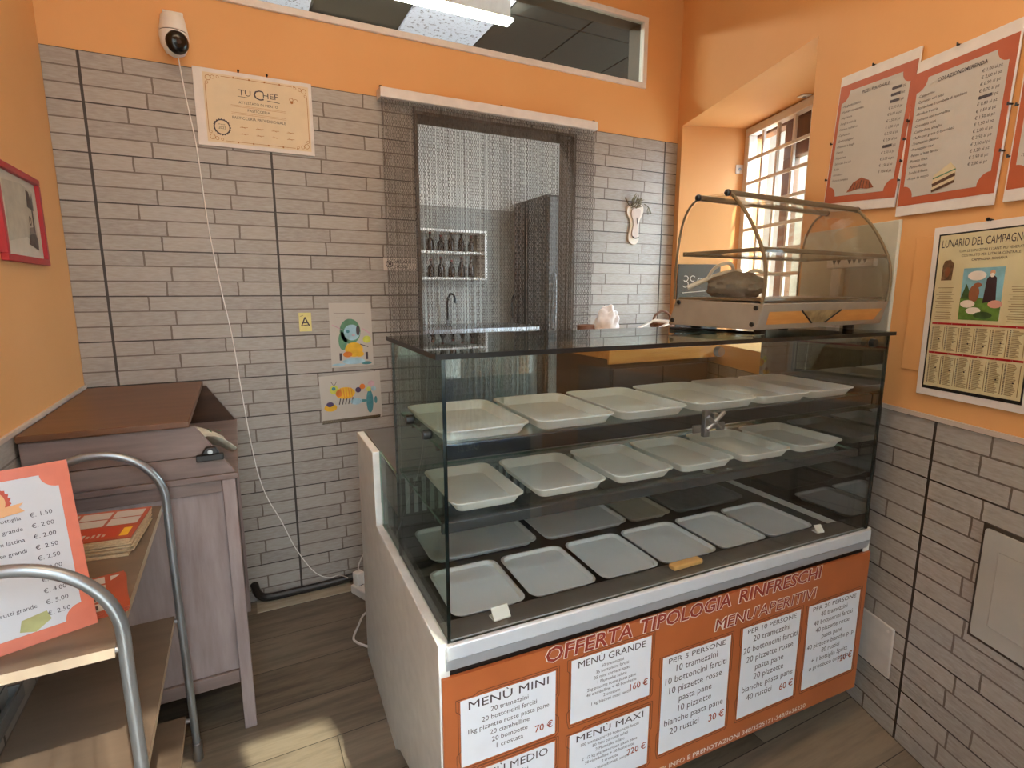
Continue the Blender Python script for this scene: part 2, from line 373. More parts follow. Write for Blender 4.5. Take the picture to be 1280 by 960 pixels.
# right wall with the deep window niche
NS0, NS1, NZ0, NZ1, ND = 0.057, 1.068, 1.02, 2.088, 0.47
s = MB()
s.box(-0.10, NS0, 0, ND, 0, ZC); s.box(NS1, 3.3, 0, ND, 0, ZC); s.box(NS0, NS1, 0, ND, 0, NZ0); s.box(NS0, NS1, 0, ND, NZ1, ZC)
wall_right = struct(s.build('wall_right', 'orange', None, RW0, RT, smooth=0), 'orange wall with deep barred window niche')
s = MB(); s.box(0, 2.9, -0.004, 0, 0, 6 * TH); s.build('tile_cladding', 'tile_r', wall_right, smooth=0)
s = MB(); s.box(NS1 + 0.01, 2.9, -0.009, 0, 6 * TH, 6 * TH + 0.012); struct(s.build('trim_2', 'trimw', None, RW0, RT, smooth=0), 'pale edge strip on top of tiles')
# street wall with the open shop front
FX0, FX1, FZ = -0.06, 1.45, 2.52
s = MB(); s.box(-0.5, FX0, YF - 0.2, YF, 0, ZC); s.box(FX1, 2.2, YF - 0.2, YF, 0, ZC); s.box(FX0, FX1, YF - 0.2, YF, FZ, ZC)
struct(s.build('wall_front', 'orange', smooth=0), 'orange street wall with the shop entrance')
s = MB(); s.box(-30, 30, -40, YF - 0.3, -0.14, -0.02); struct(s.build('street', 'pave', smooth=0), 'pale street paving')
s = MB(); s.box(1.18, 1.75, -3.7, -3.0, 0, 4.2); struct(s.build('sun_block', 'facade', smooth=0), 'unseen pale block added outside the shop entrance to stop sun')  # unseen, added to keep direct sun off the display case
s = MB(); s.box(-14, 14, -11.5, -11, 0, 5.5); struct(s.build('wall_street', 'facade', smooth=0), 'pale house front across the street')
# border plank along the back wall
s = MB(); s.box(0.36, 0.56, -0.098, -0.004, 0, 0.004); s.box(0.562, 0.73, -0.098, -0.004, 0, 0.004)
struct(s.build('trim_3', 'strip', smooth=0), 'pale border plank along the back wall')

# brown lining of the kitchen doorway
s = MB(); s.box(DX0 - .002, DX0 + .012, -.003, T + .01, 0, DZ); s.box(DX1 - .012, DX1 + .002, -.003, T + .01, 0, DZ); s.box(DX0 + .012, DX1 - .012, -.003, T + .01, DZ - .012, DZ + .002)
struct(s.build('door_1', plain('doorway_lining', (92, 80, 68), .6), smooth=0), 'grey-brown lining of the kitchen doorway')
# fanlight window
w1 = MB(); f = 0.024
w1.box(TX0, TX1, -0.012, 0.02, TZ0, TZ0 + f); w1.box(TX0, TX1, -0.012, 0.02, TZ1 - f, TZ1)
w1.box(TX0, TX0 + f, -0.012, 0.02, TZ0 + f, TZ1 - f); w1.box(TX1 - f, TX1, -0.012, 0.02, TZ0 + f, TZ1 - f)
win1 = struct(w1.build('window_1', 'frame_white', bevel=0.002), 'long fanlight with pale frame above the doorway')
s = MB()
for q in ((TX0 - .001, TX0 + .010, TZ0, TZ1), (TX1 - .010, TX1 + .001, TZ0, TZ1), (TX0 + .010, TX1 - .010, TZ0 - .001, TZ0 + .010), (TX0 + .010, TX1 - .010, TZ1 - .010, TZ1 + .001)): s.box(q[0], q[1], .0205, T + .004, q[2], q[3])
s.build('reveal_lining', plain('fanlight_lining', (96, 82, 68), .6), win1, smooth=0)
s = MB(); s.box(TX0 + f, TX1 - f, 0.003, 0.008, TZ0 + f, TZ1 - f); s.build('pane', 'glass', win1, smooth=0)

# unseen strip light added to warm and brighten the upper walls
M['shopfill'] = emit('shop_fill_light', (255, 226, 188), 7.5)
t_ = thing('ceiling_light', 'unseen warm fill light added on the shop ceiling above the customers', 'ceiling light', (0.95, -1.75, ZC - .002))
s = MB(); s.box(-.62, .62, -.10, .10, -.05, 0); s.build('lamp_body', 'white', t_, bevel=0.004)
s = MB(); s.box(-.60, .60, -.085, .085, -.075, -.0505); s.build('diffuser', 'shopfill', t_, bevel=0.006)
# kitchen behind: shell and suspended ceiling
KX0, KX1, KY, KZ = -0.1, 4.2, 2.9, 2.88
for q, nm in (((KX0 - 0.1, KX0, T, KY), 'side'), ((KX1, KX1 + 0.1, T, KY), 'other'), ((KX0, KX1, KY, KY + 0.1), 'back')):
    s = MB(); s.box(*q, 0, 3.1); struct(s.build('wall_kitchen', 'white_wall', smooth=0), 'white kitchen wall behind the curtain')
M['ktile'] = plain('kitchen_tile_grey', (150, 146, 136), 0.35, vary=0.05, scale=6)
s = MB(); s.box(KX0, KX1, KY - 0.012, KY, 0, 2.06); struct(s.build('trim_4', 'ktile', smooth=0), 'grey tiled lower half of the kitchen wall')
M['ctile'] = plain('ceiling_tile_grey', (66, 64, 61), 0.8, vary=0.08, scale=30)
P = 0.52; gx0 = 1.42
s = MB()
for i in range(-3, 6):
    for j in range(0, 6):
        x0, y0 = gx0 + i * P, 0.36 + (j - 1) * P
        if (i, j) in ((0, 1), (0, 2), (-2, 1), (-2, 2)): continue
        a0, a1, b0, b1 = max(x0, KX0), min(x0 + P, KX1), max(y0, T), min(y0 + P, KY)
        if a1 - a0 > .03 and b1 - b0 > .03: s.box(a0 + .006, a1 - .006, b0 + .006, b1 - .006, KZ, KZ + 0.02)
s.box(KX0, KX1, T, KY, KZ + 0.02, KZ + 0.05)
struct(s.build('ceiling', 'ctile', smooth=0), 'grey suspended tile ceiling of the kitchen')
m, p, t = base('diffuser_dirty'); n = t.noise(t.coord(), 34, 5, 0.7)
cc = t.ramp(n, [(0.55, lin((222, 224, 244))), (0.62, lin((120, 118, 130)))]); t.l.new(cc, p.inputs['Emission Color']); t.l.new(cc, p.inputs['Base Color'])
p.inputs['Emission Strength'].default_value = 0.13; M['diffuser'] = m
for k, (i, lab) in enumerate(((0, 'square light panel with specks, seen at the middle of the fanlight'), (-2, 'square light panel seen at the end of the fanlight nearest the wall camera'))):
    t_ = thing('ceiling_light', lab, 'ceiling light', (gx0 + i * P + P / 2, 0.36 + P, KZ - 0.002))
    for dy in (-P / 2, P / 2):
        s = MB(); s.box(-P / 2 + .008, P / 2 - .008, dy - P / 2 + .008, dy + P / 2 - .008, 0, 0.012); s.build('diffuser', 'diffuser', t_, smooth=0)
M['lamp'] = emit('tube_light', (255, 250, 238), 22.0)
c = on_z(640, 28, 2.78)
t_ = thing('tube_light', 'long bright strip light under the grey suspended ceiling', 'ceiling light', (c.x - 0.72, c.y + 0.02, 2.78))
s = MB(); s.box(-0.72, 0.70, -0.045, 0.045, 0.012, 0.10); s.build('lamp_body', 'white', t_, bevel=0.004)
s = MB(); s.box(-0.70, 0.72, -0.042, 0.042, 0, 0.014); s.build('lamp_tube', 'lamp', t_, bevel=0.004)

# niche window: white bars, then brown casement, in the frame of the right wall (x along the wall, y outwards)
WY = 0.345
w2 = MB()
w2.box(NS0 + .001, NS1, WY, WY + .045, NZ1 - .045, NZ1 - .006); w2.box(NS0 + .001, NS0 + .04, WY, WY + .045, NZ0, NZ1 - .045); w2.box(NS1 - .04, NS1 - .001, WY, WY + .045, NZ0, NZ1 - .045)
w2.box(NS0 + .04, NS1 - .04, WY, WY + .045, NZ0, NZ0 + .035)
win2 = struct(w2.build('window_2', 'frame_white', None, RW0, RT, bevel=0.003), 'barred white window in the wall niche')
s = MB()
for i in range(1, 8): x = NS0 + .02 + i * (NS1 - NS0 - .04) / 8; s.box(x - .008, x + .008, WY + .012, WY + .026, NZ0 + .03, NZ1 - .045)
s.build('grille_bars', 'frame_white', win2, bevel=0.002)
s = MB(); z = NZ1 - .165
while z > NZ0 + .05: s.box(NS0 + .04, NS1 - .04, WY + .002, WY + .013, z - .008, z + .008); z -= .117
s.build('grille_rails', 'frame_white', win2, bevel=0.002)
s = MB(); cy = .405
for a0, a1 in ((NS0 + .25, (NS0 + NS1) / 2 + .12), ((NS0 + NS1) / 2 + .12, NS1)):
    s.box(a0, a1, cy, cy + .05, NZ1 - .21, NZ1 - .05); s.box(a0, a0 + .06, cy, cy + .05, NZ0, NZ1 - .21); s.box(a1 - .06, a1, cy, cy + .05, NZ0, NZ1 - .21); s.box(a0 + .06, a1 - .06, cy, cy + .05, NZ0, NZ0 + .08)
s.box(NS0 + .001, NS1 - .001, cy, cy + .06, NZ1 - .05, NZ1 - .001)
M['brownframe'] = wood('brown_window_wood', (92, 56, 34), (120, 76, 46), (8, 8, 1.2), 0.45)
s.build('casement', 'brownframe', win2, bevel=0.003)
s = MB(); s.box(NS0 + .31, NS1 - .06, cy + .022, cy + .027, NZ0 + .08, NZ1 - .21); s.build('pane', 'glass', win2, smooth=0)
# two small brackets that hold the bars
for (px, py), lab in (((928.5, 202), 'small white metal bracket on niche side beside the window bars'), ((1010, 136), 'small white metal bracket under the niche top above the bars')):
    pass
for x, z, lab in ((NS0 + .001, 1.885, 'small white bracket fixed to the niche side beside the bars'), (NS0 + .49, NZ1 - .001, 'small white bracket fixed under the niche top above the bars')):
    t_ = thing('wall_bracket', lab, 'bracket', RW0 + RD * x + RN * (WY - .022) + Vector((0, 0, z)), RT)
    s = MB()
    if z < 2: s.box(0, .004, -.02, .02, -.022, .022)
    else: s.box(-.022, .022, -.02, .02, -.004, 0)
    s.build('plate', 'frame_white', t_, bevel=0.0015)
    s = MB()
    if z < 2: s.lathe([(.004, .004), (.007, .005), (.007, .008), (.003, .009)], n=12, axis='x')
    else: s.lathe([(.004, -.004), (.007, -.005), (.007, -.008), (.003, -.009)], n=12)
    s.build('screw', 'steel', t_)
# the house seen outside the niche
M['outwall'] = plain('pale_house_outside', (196, 206, 214), 0.8, vary=0.2, scale=4)
s = MB(); s.box(-9, 9, 8.2, 8.4, 0, 2.2); struct(s.build('wall_outside', 'outwall', None, RW0, RT, smooth=0), 'pale house wall outside the niche window')
s = MB(); s.box(-4, 4, 0.47, 9, -0.14, -0.02); struct(s.build('ground', 'pave', None, RW0, RT, smooth=0), 'paved yard outside the niche window')

M['housewall'] = plain('grey_blue_house_wall', (84, 98, 110), .8, vary=.45, scale=3)
s = MB(); s.box(-2.2, 2.2, 0, .3, 0, 5.0); struct(s.build('wall_neighbour', 'housewall', None, (6.2, 2.2, 0), -.95, smooth=0), 'grey-blue neighbouring house wall outside the niche window')
# ------------------------------------------------------------------ shop front glass beside the open door
t_ = thing('shop_door', 'glass entrance door leaf with white lettering and pale frame', 'door', (0.70, YF - 0.06, 0))
s = MB(); L = FX1 - 0.70
s.box(-.10, .02, -.02, .02, 0, FZ); s.box(L - .05, L, -.02, .02, 0, FZ); s.box(.02, L - .05, -.02, .02, 0, .10); s.box(.02, L - .05, -.02, .02, 2.36, FZ); s.box(.02, L - .05, -.02, .02, 2.04, 2.07)
s.build('door_frame', 'white', t_, bevel=0.003)
s = MB(); s.box(.02, L - .05, -.003, .003, .62, 2.36); s.build('pane', 'glass', t_, smooth=0)
s = MB(); s.box(.02, L - .05, -.012, .012, .10, .62); s.build('lower_panel', plain('blue_door_panel', (72, 104, 158), .4), t_, bevel=0.003)
s = MB(); s.box(.02, L - .05, .006, .012, .665, .905); s.build('dark_film', glass('dark_window_film', (96, 112, 134), .04), t_)
s = MB(); s.box(.02, L - .05, .006, .012, 1.04, 2.04); s.build('light_stop_panel', plain('door_light_stop', (150, 148, 142), .5), t_, bevel=0.002)  # opaque panel added to cut daylight on the far end of the case
vinyl = bpy.data.materials.new('white_vinyl'); vinyl.use_nodes = True; _t = NT(vinyl); _p = _t.n['Principled BSDF']; _p.inputs['Base Color'].default_value = lin((240, 240, 236)); _tl = _t.new('ShaderNodeBsdfTranslucent'); _tl.inputs[0].default_value = lin((245, 245, 240)); _mx = _t.new('ShaderNodeMixShader'); _mx.inputs[0].default_value = .7
_t.l.new(_p.outputs[0], _mx.inputs[1]); _t.l.new(_tl.outputs[0], _mx.inputs[2]); _t.l.new(_mx.outputs[0], _t.n['Material Output'].inputs[0])
def mirror_on_door(x, y):                          # where the case front shows the door
    P = on_plane(x, y, CB, CO); d = (P - CAM); d = d - CB * 2 * d.dot(CB); k = (YF - 0.06 - P.y) / d.y; return P + d * k
s = MB()
for txt, x0, x1, y in (('LABORATORIO ARTIGIANALE', 569, 640, 486), ('PIZZA AL TAGLIO', 580, 628, 495), ('BI 5 PINI', 569, 636, 519), ('TUTTO NOTTE', 556, 634, 539), ('ORE 21', 572, 598, 556)):
    A, B = mirror_on_door(x0, y), mirror_on_door(x1, y); h = abs(B.x - A.x)
    k = {486: .05, 495: .05, 519: .12, 539: .11, 556: .06}[y]
    s2 = MB(); s2.text(txt, 0, A.z - k / 2, k, 0, fit=-h); cx = (A.x + B.x) / 2 - 0.70
    s.add([(cx - v[0], .0135, v[2]) for v in s2.v], list(s2.f), 0)
s.build('lettering', vinyl, t_, smooth=0)

# ------------------------------------------------------------------ bead curtain of the open entrance
t_ = thing('door_curtain', 'pale bead string curtain hanging in the open shop entrance', 'curtain', (FX0 + .01, YF - .03, FZ))
s = MB(); s.box(0, .63, -.015, .015, -.03, -.001); s.build('curtain_rail', 'white', t_, bevel=0.002)
s = MB(); rnd = random.Random(21); x = .008
while x < .625:
    s.tube([(x, 0, -.03), (x + rnd.uniform(-.003, .003), rnd.uniform(-.004, .004), -1.2), (x + rnd.uniform(-.004, .004), 0, -2.46)], .0036, 5); x += rnd.uniform(.0085, .0155)
o = s.build('bead_strings', 'white', t_, smooth=80); o['kind'] = 'stuff'
# ------------------------------------------------------------------ chain curtain
A, B = on_back(474, 108, -.055), on_back(746, 152, -.055)
t_ = thing('door_curtain', 'fly curtain of thin metal chains hanging in the kitchen doorway', 'curtain', (A.x, -.055, 1.998))
RLN = B.x - A.x
s = MB(); s.box(0, RLN, -.012, .050, 0, .037); rail = s.build('curtain_rail', 'frame_white', t_, bevel=0.002)
for x in (.008, RLN * .52, RLN - .01): s = MB(); s.cyl((x, .012, .036), (x, .012, .046), .006, 10); s.build('screw', 'black', rail)
s = MB(); n = 114
for i in range(n):
    x = .010 + (RLN - .02) * i / (n - 1) + random.uniform(-.0022, .0022); ph = random.uniform(0, PI); z = -.002; k = 0; sway = random.uniform(-.004, .004)
    while z > -1.90:
        a = ph + (k % 2) * PI / 2 + random.uniform(-.25, .25); ca, sa = math.cos(a), math.sin(a); hl, hw = .0076, .0037
        xx = x + sway * (-z)
        ring = [(hw * .75, hl * .66), (0, hl), (-hw * .75, hl * .66), (-hw, 0), (-hw * .75, -hl * .66), (0, -hl), (hw * .75, -hl * .66), (hw, 0)]
        s.tube([(xx + u * ca, .004 + u * sa, z - hl + w) for u, w in ring], .00095, 3, 0, True)
        z -= .0122; k += 1
ch = s.build('chains', 'chain', t_, smooth=80); ch['kind'] = 'stuff'; ch['label'] = 'many thin dull metal chains'

# ------------------------------------------------------------------ kitchen things seen through the chains
s = MB()
def kpt(x, y, Y): return on_back(x, y, Y)
KW = KY - .012
a, b = kpt(640, 258, KW - .70), kpt(716, 430, KW - .70)
M['fridge'] = plain('dark_steel', (70, 67, 63), 0.35, 0.5)
fx0 = a.x + .36; fz = kpt(660, 240, KW - .70).z
t_ = thing('fridge', 'tall dark steel fridge at the end of the kitchen wall', 'fridge', (fx0, KW - .70, 0))
s = MB(); s.box(0, .75, .02, .68, .10, fz); s.build('body', 'fridge', t_, bevel=0.008)
s = MB(); s.box(.01, .74, -.03, .018, .14, fz - .02); d_ = s.build('door', 'fridge', t_, bevel=0.006)
s = MB(); s.tube(smooth_path([(.06, -.03, .9), (.06, -.07, .93), (.06, -.07, 1.37), (.06, -.03, 1.4)]), .009, 8); s.build('handle', 'steel', d_)
for x in (.06, .69):
    for y in (.08, .6): s = MB(); s.cyl((x, y, 0), (x, y, .10), .02, 10); s.build('foot', 'black', t_)
# worktop with sink and taps
wz = 0.92
t_ = thing('sink_unit', 'steel sink unit under the kitchen shelf', 'sink', (0.75, KW - .64, 0))
s = MB(); WL = fx0 - 0.75 - .03
s.box(0, WL, 0, .63, wz - .04, wz); s.build('worktop', 'steel', t_, bevel=0.004)
s = MB(); s.box(.01, WL - .01, .03, .60, .10, wz - .04); s.build('cabinet', 'fridge', t_, bevel=0.004)
s = MB(); s.box(.03, WL - .03, .06, .58, 0, .10); s.build('plinth', 'black', t_)
s = MB(); s.box(.2, .8, .12, .5, wz, wz + .012); s.build('basin_rim', 'steel', t_, bevel=0.004)
for px in (560, 640):
    P = kpt(px, 418, KW - .10)
    t_ = thing('water_tap', 'swan-neck tap on the steel sink %s' % ('below the white shelf' if px == 560 else 'next to the dark fridge'), 'tap', (P.x, KW - .10, wz))
    s = MB(); s.lathe([(.028, 0), (.028, .012), (.014, .02), (.012, .05)], n=16); s.build('base', 'steel', t_)
    s = MB(); s.tube(smooth_path([(0, 0, .04), (0, 0, .22), (.01, -.05, .30), (.02, -.13, .29), (.025, -.16, .22)]), .011, 8); s.build('spout', 'darker', t_)
# white open shelf with bottles
a, b = kpt(521, 287, KW - .02), kpt(597, 350, KW - .02)
X0, X1, Z1, Z0 = a.x - .05, b.x + .03, a.z, b.z
t_ = thing('wall_shelf', 'white framed open shelf with bottles on the kitchen wall', 'shelf', (X0, KW, 0))
W = X1 - X0; D = .20
s = MB(); s.box(0, W, -D, 0, Z1 - .025, Z1); s.box(W - .025, W, -D, 0, Z0, Z1 - .025); s.box(0, .025, -D, 0, Z0, Z1 - .025); s.build('frame', 'white', t_, bevel=0.003)
zs = [Z0, Z0 + (Z1 - Z0) * .52]
for z in zs: s = MB(); s.box(.025, W - .025, -D, 0, z, z + .02); s.build('shelf_board', 'white', t_, bevel=0.002)
M['bottle'] = plain('dark_bottle_glass', (46, 34, 26), 0.15)
M['bottlecap'] = plain('bottle_cap', (120, 40, 30), 0.4)
k = 0
for z in zs:
    for i in range(5):
        x = X0 + .10 + (W - .18) * (i + .5) / 5; h = random.uniform(.20, .27) * min(1, (Z1 - Z0) * .40 / .27)
        o = thing('bottle', 'dark bottle standing on the white kitchen shelf behind the chains', 'bottle', (x, KW - .10, z + .02), 0, 'bottles on the kitchen shelf')
        s = MB(); s.lathe([(.030, 0), (.033, .01), (.033, h * .58), (.012, h * .78), (.012, h)], n=14); s.build('body', 'bottle', o)
        s = MB(); s.lathe([(.0135, h), (.0135, h + .015)], n=12); s.build('cap', 'bottlecap', o)
s = MB()
# kitchen work light comes from the tube above

# ------------------------------------------------------------------ display case
case = thing('display_case', 'chilled glass display case with orange menu panel on its front', 'display case', CO, CR)
prof = [(0.0, .118), (0.0, .612), (.612, .597), (.622, .812), (.895, .806), (.90, 0.0), (.455, 0.0), (.40, .045), (.30, .085), (.16, .112)]
for a0, a1 in ((-.018, .004), (CW - .004, CW + .018)):
    s = MB(); s.prism(prof, 'x', a0, a1); s.build('side_panel', 'panelgrey', case, bevel=0.002)
s = MB(); s.box(.006, CW - .006, .03, .885, .13, .555); s.box(.006, CW - .006, .64, .885, .555, .795); s.build('body', 'dark', case)
for a in (.09, CW - .09):
    for b in (.2, .8): s = MB(); s.cyl((a, b, 0), (a, b, .13), .025, 12); s.build('foot', 'white', case)
# metal profile in two folds, the lower coloured darker for its shade
s = MB(); s.box(-.004, CW + .004, -.010, .012, .583, .612); pf = s.build('front_profile', 'alu', case, bevel=0.002)
s = MB(); s.prism([(-.010, .583), (-.002, .557), (.02, .557), (.02, .583)], 'x', -.004, CW + .004); s.build('profile_fold', 'alu_shaded', pf)
s = MB(); s.box(.003, CW - .003, .004, .03, .540, .557); s.build('shadow_gap', 'black', case)
# well: deck, ledge, rear wall with vent slots
s = MB(); s.box(.006, CW - .006, .03, .62, .570, .583); s.build('deck', 'darker', case)
s = MB(); s.prism([(.012, .584), (.012, .604), (.075, .604), (.092, .596), (.092, .584)], 'x', .006, CW - .006); s.build('front_ledge', 'wellgrey', case, bevel=0.002)
s = MB(); s.box(.006, CW - .006, .615, .635, .583, .806); rw = s.build('rear_wall', 'dark', case)
s = MB(); a = .045
while a < CW - .05: s.box(a, a + .012, .608, .6149, .62, .735); a += .0245
s.build('vent_ribs', plain('vent_grey', (176, 178, 176), .45), rw)
s = MB(); s.box(.006, CW - .006, .41, .885, .797, .812); s.build('rear_worktop', 'steel', case, bevel=0.002)
s = MB(); s.box(.004, .0105, .40, .62, .70, .80); s.build('inner_frame', 'wellgrey', case)
# glass
def pane(name, x0, x1, y0, y1, z0, z1, mat, edge, ax):
    s = MB(); s.box(x0, x1, y0, y1, z0, z1); o = s.build(name, [mat, edge], case, smooth=0)
    for p in o.data.polygons:
        n = p.normal
        if abs(n[ax]) < .5: p.material_index = 1
    return o
pane('front_glass', .007, CW - .007, 0, .006, .612, 1.146, 'caseglass', 'glassedge', 1)
for a0 in (0, CW - .006):
    gm = 'sideglass' if a0 == 0 else 'mirrorglass'
    o = pane('side_glass', a0, a0 + .006, .0, .396, .60, 1.146, gm, 'glassedge', 0)
    pane('side_glass', a0, a0 + .006, .3965, .615, .598, .815, gm, 'lightedge', 0)
o = pane('top_glass', -.012, CW + .012, -.008, .396, 1.1462, 1.1555, 'topglass', 'black', 2)
# shelves with dark front rails
for z, b0, b1, rz in ((.978, .035, .365, .014), (.828, .055, .405, .016)):
    o = pane('glass_shelf', .010, CW - .010, b0, b1, z - .006, z, 'shelfglass', 'lightedge', 2)
    s = MB(); s.box(.008, CW - .008, b0 - .012, b0 - .0005, z - .020, z + (.010 if z > .9 else .002)); s.build('shelf_rail', 'darker' if z > .9 else 'dark', case, bevel=0.002)
    for a in (.012, CW - .032):
        for b in (b0 + .05, b1 - .09): s = MB(); s.cyl((a, b, z - .012), (a + .02, b, z - .012), .006, 10); s.build('shelf_peg', 'darker', case)
s = MB(); s.box(.010, CW - .010, .370, .376, .818, 1.145); o = s.build('rear_glass', 'shelfglass', case, smooth=0)
s = MB(); s.box(CW * .20, CW * .20 + .004, .30, .34, .985, 1.14); s.build('glass_bracket', 'shelfglass', case, smooth=0)
s = MB()
for x0 in (.580, .650):
    s.box(x0, x0 + .022, .016, .021, .948, .966); 
s.box(.607, .622, .010, .022, .938, .998); s.box(.632, .645, .010, .022, .955, .990); s.tube([(.612, .008, .985), (.650, .008, .955)], .005, 8); s.tube([(.612, .008, .955), (.660, .008, .992)], .005, 8)
s.build('shelf_clamp', 'steel', case, bevel=0.001)
for a, b, z, ax in ((.615, -.004, 1.132, 'y'), (CW - .08, -.004, 1.13, 'y')):
    s = MB(); s.lathe([(.003, -.012), (.010, -.012), (.011, -.004), (.011, .0), (.006, .004)], (a, b, z), 16, axis='y'); s.build('glass_stud', 'steel' if a < 1 else 'darker', case)
for b, z in ((.227, .992), (.095, .992)): s = MB(); s.lathe([(.009, -.005), (.010, 0), (.010, .010), (.006, .013)], (-.006, b, z), 14, axis='x'); s.build('shelf_stud', 'darker', case)
# printed menu panel
PZ0, PZ1, PA0, PA1 = .120, .544, -.014, CW + .016
s = MB(); s.box(PA0, PA1, -.006, .002, PZ0, PZ1); panel = s.build('menu_panel', 'sticker', case, smooth=0); panel['label'] = 'orange printed panel of party menus and prices'
cards = MB(); ink = MB(); red = MB(); edge = MB()
def card(tl, tr, br, bl, title, lines, price, th=.020, lh=.0165, grey=0):
    P = [on_case_front(*q, -.006) for q in (tl, tr, br, bl)]
    x0 = (P[0][0] + P[3][0]) / 2; x1 = (P[1][0] + P[2][0]) / 2; z1 = (P[0][1] + P[1][1]) / 2; z0 = (P[2][1] + P[3][1]) / 2
    z0 = max(z0, PZ0 + .004); w, h = x1 - x0, z1 - z0; n = .008; cy = -.0066
    def notch(d):
        X0, X1, A0, A1 = x0 - d, x1 + d, z0 - d, z1 + d
        return [(X0, A0 + .02), (X0 + n * .6, A0), (X1 - n, A0), (X1, A0 + n), (X1, A0 + h * .3), (X1 - n * .6, A0 + h * .34), (X1 - n * .6, A0 + h * .62), (X1, A0 + h * .66), (X1, A1), (X0 + w * .22, A1), (X0 + w * .18, A1 - n * .7), (X0, A1 - n * .7), (X0, A1 - h * .2), (X0 + n * .5, A1 - h * .23), (X0 + n * .5, A0 + h * .28), (X0, A0 + h * .25)]
    cards.poly([(x0, z0), (x1, z0), (x1, z1), (x0, z1)], cy)
    for d in (.004, .009):
        q = notch(d)
        for i in range(len(q)):
            a, b = q[i], q[(i + 1) % len(q)]; edge.line(a[0], max(a[1], PZ0 + .001), b[0], max(b[1], PZ0 + .001), .0013, cy + .0001)
    cx = (x0 + x1) / 2; iy = cy - .0003
    ink.text(title, cx, z1 - th - .006, th, iy, fit=w * .84, sx=1.6)
    zz = z1 - th - .012
    for il, l in enumerate(lines):
        zz -= lh
        if zz < z0 + .001: break
        ink.text(l, cx - (w * .14 if il == len(lines) - 1 and len(lines) == 7 and lh > .02 else 0), zz + lh * .28, lh * .62, iy, fit=w * .94)
    if price: red.text(price, x1 - .006, max(z0 + .005, zz + (.006 if lh < .02 else -.002)), (.0155 if lh < .02 else .019), iy, align='R', bold=.012)
card((575, 878), (693, 838), (695, 917), (577, 958), 'MENÙ MINI', ['20 tramezzini', '20 bottoncini farciti', '1kg pizzette rosse pasta pane', '20 ciambelline', '20 bombette', '1 crostata'], '70 €', .018, .0172)
card((713.5, 828.4), (814, 793), (812, 867.5), (713.5, 906), 'MENÙ GRANDE', ['60 tramezzini', '35 bottoncini farciti', '35 mini cornetti salati', '1 Plumcake salato', '2kg pizzette rosse pasta pane', '40 ciambelline + 40 bombette', '2 crostate', '1 kg biscotti misti secchi'], '160 €', .016, .0122)
card((711.4, 920), (810.5, 883), (809, 955), (711, 994), 'MENÙ MAXI', ['100 tramezzini+50 bottoncini farciti', '50 mini cornetti salati', '2 Plumcake salato', '2 1/2 kg pizzette rosse pasta pane', '50 ciambelline + 50 bombette', '2 crostate', '1 kg biscotti misti secchi'], '220 €', .016, .0122)
card((577, 969), (692.4, 928.6), (693, 1010), (578, 1050), 'MENÙ MEDIO', ['40 tramezzini', '25 bottoncini farciti', '1kg pizzette rosse pasta pane', '30 ciambelline', '1 crostata'], '110 €', .018, .0172)
card((828, 823.4), (913.6, 794), (905.4, 907.7), (823.4, 942.9), 'PER 5 PERSONE', ['10 tramezzini', '10 bottoncini farciti', '10 pizzette rosse', 'pasta pane', '10 pizzette', 'bianche pasta pane', '20 rustici'], '30 €', .013, .0275)
card((928.8, 784.7), (999.6, 763.7), (992, 869), (920.6, 898.4), 'PER 10 PERSONE', ['20 tramezzini', '20 bottoncini farciti', '20 pizzette rosse', 'pasta pane', '20 pizzette', 'bianche pasta pane', '40 rustici'], '60 €', .013, .0275)
card((1011, 758.7), (1074, 737.4), (1064.8, 836.3), (1001.5, 862), 'PER 20 PERSONE', ['40 tramezzini', '40 bottoncini farciti', '40 pizzette rosse', 'pasta pane', '40 pizzette bianche p. p.', '80 rustici', '+ 1 bottiglia Spritz', 'o prosecco omaggio'], '120 €', .012, .0225)
cards.build('menu_cards', 'paper', panel, smooth=0); edge.build('card_outline', 'inkline', panel, smooth=0)
ink.build('menu_lettering', 'ink', panel, smooth=0); red.build('price_lettering', 'inkred', panel, smooth=0)
halo = MB(); ttl = MB()
for txt, pa, pb, h in (('OFFERTA', (681, 830), (791, 795), .034), ('TIPOLOGIA', (799, 792), (914, 757), .034), ('RINFRESCHI', (922, 753), (1027, 722), .034), ("MENU'APERITIVI", (892, 788), (1020, 748), .031)):
    a, b = on_case_front(*pa, -.006), on_case_front(*pb, -.006); w = b[0] - a[0]; cx = (a[0] + b[0]) / 2; z = (a[1] + b[1]) / 2
    halo.text(txt, cx, z, h, -.0070, fit=-w, bold=.035 if txt[0] == 'M' else .045, shear=.12); ttl.text(txt, cx, z + .0005, h * .97, -.0073, fit=-w * .98, bold=.0 if txt[0] == 'M' else .018, shear=.12)
halo.build('title_outline', 'inkwhite', panel, smooth=0); ttl.build('title_lettering', 'maroon', panel, smooth=0)
a, b = on_case_front(819, 957, -.006), on_case_front(1007, 874, -.006)
s = MB(); s.text('PER INFO E PRENOTAZIONI 348/3525171-348/3636220', (a[0] + b[0]) / 2, .128, .0125, -.0070, fit=-(b[0] - a[0]), bold=.012); s.build('contact_lettering', 'inkwhite', panel, smooth=0)

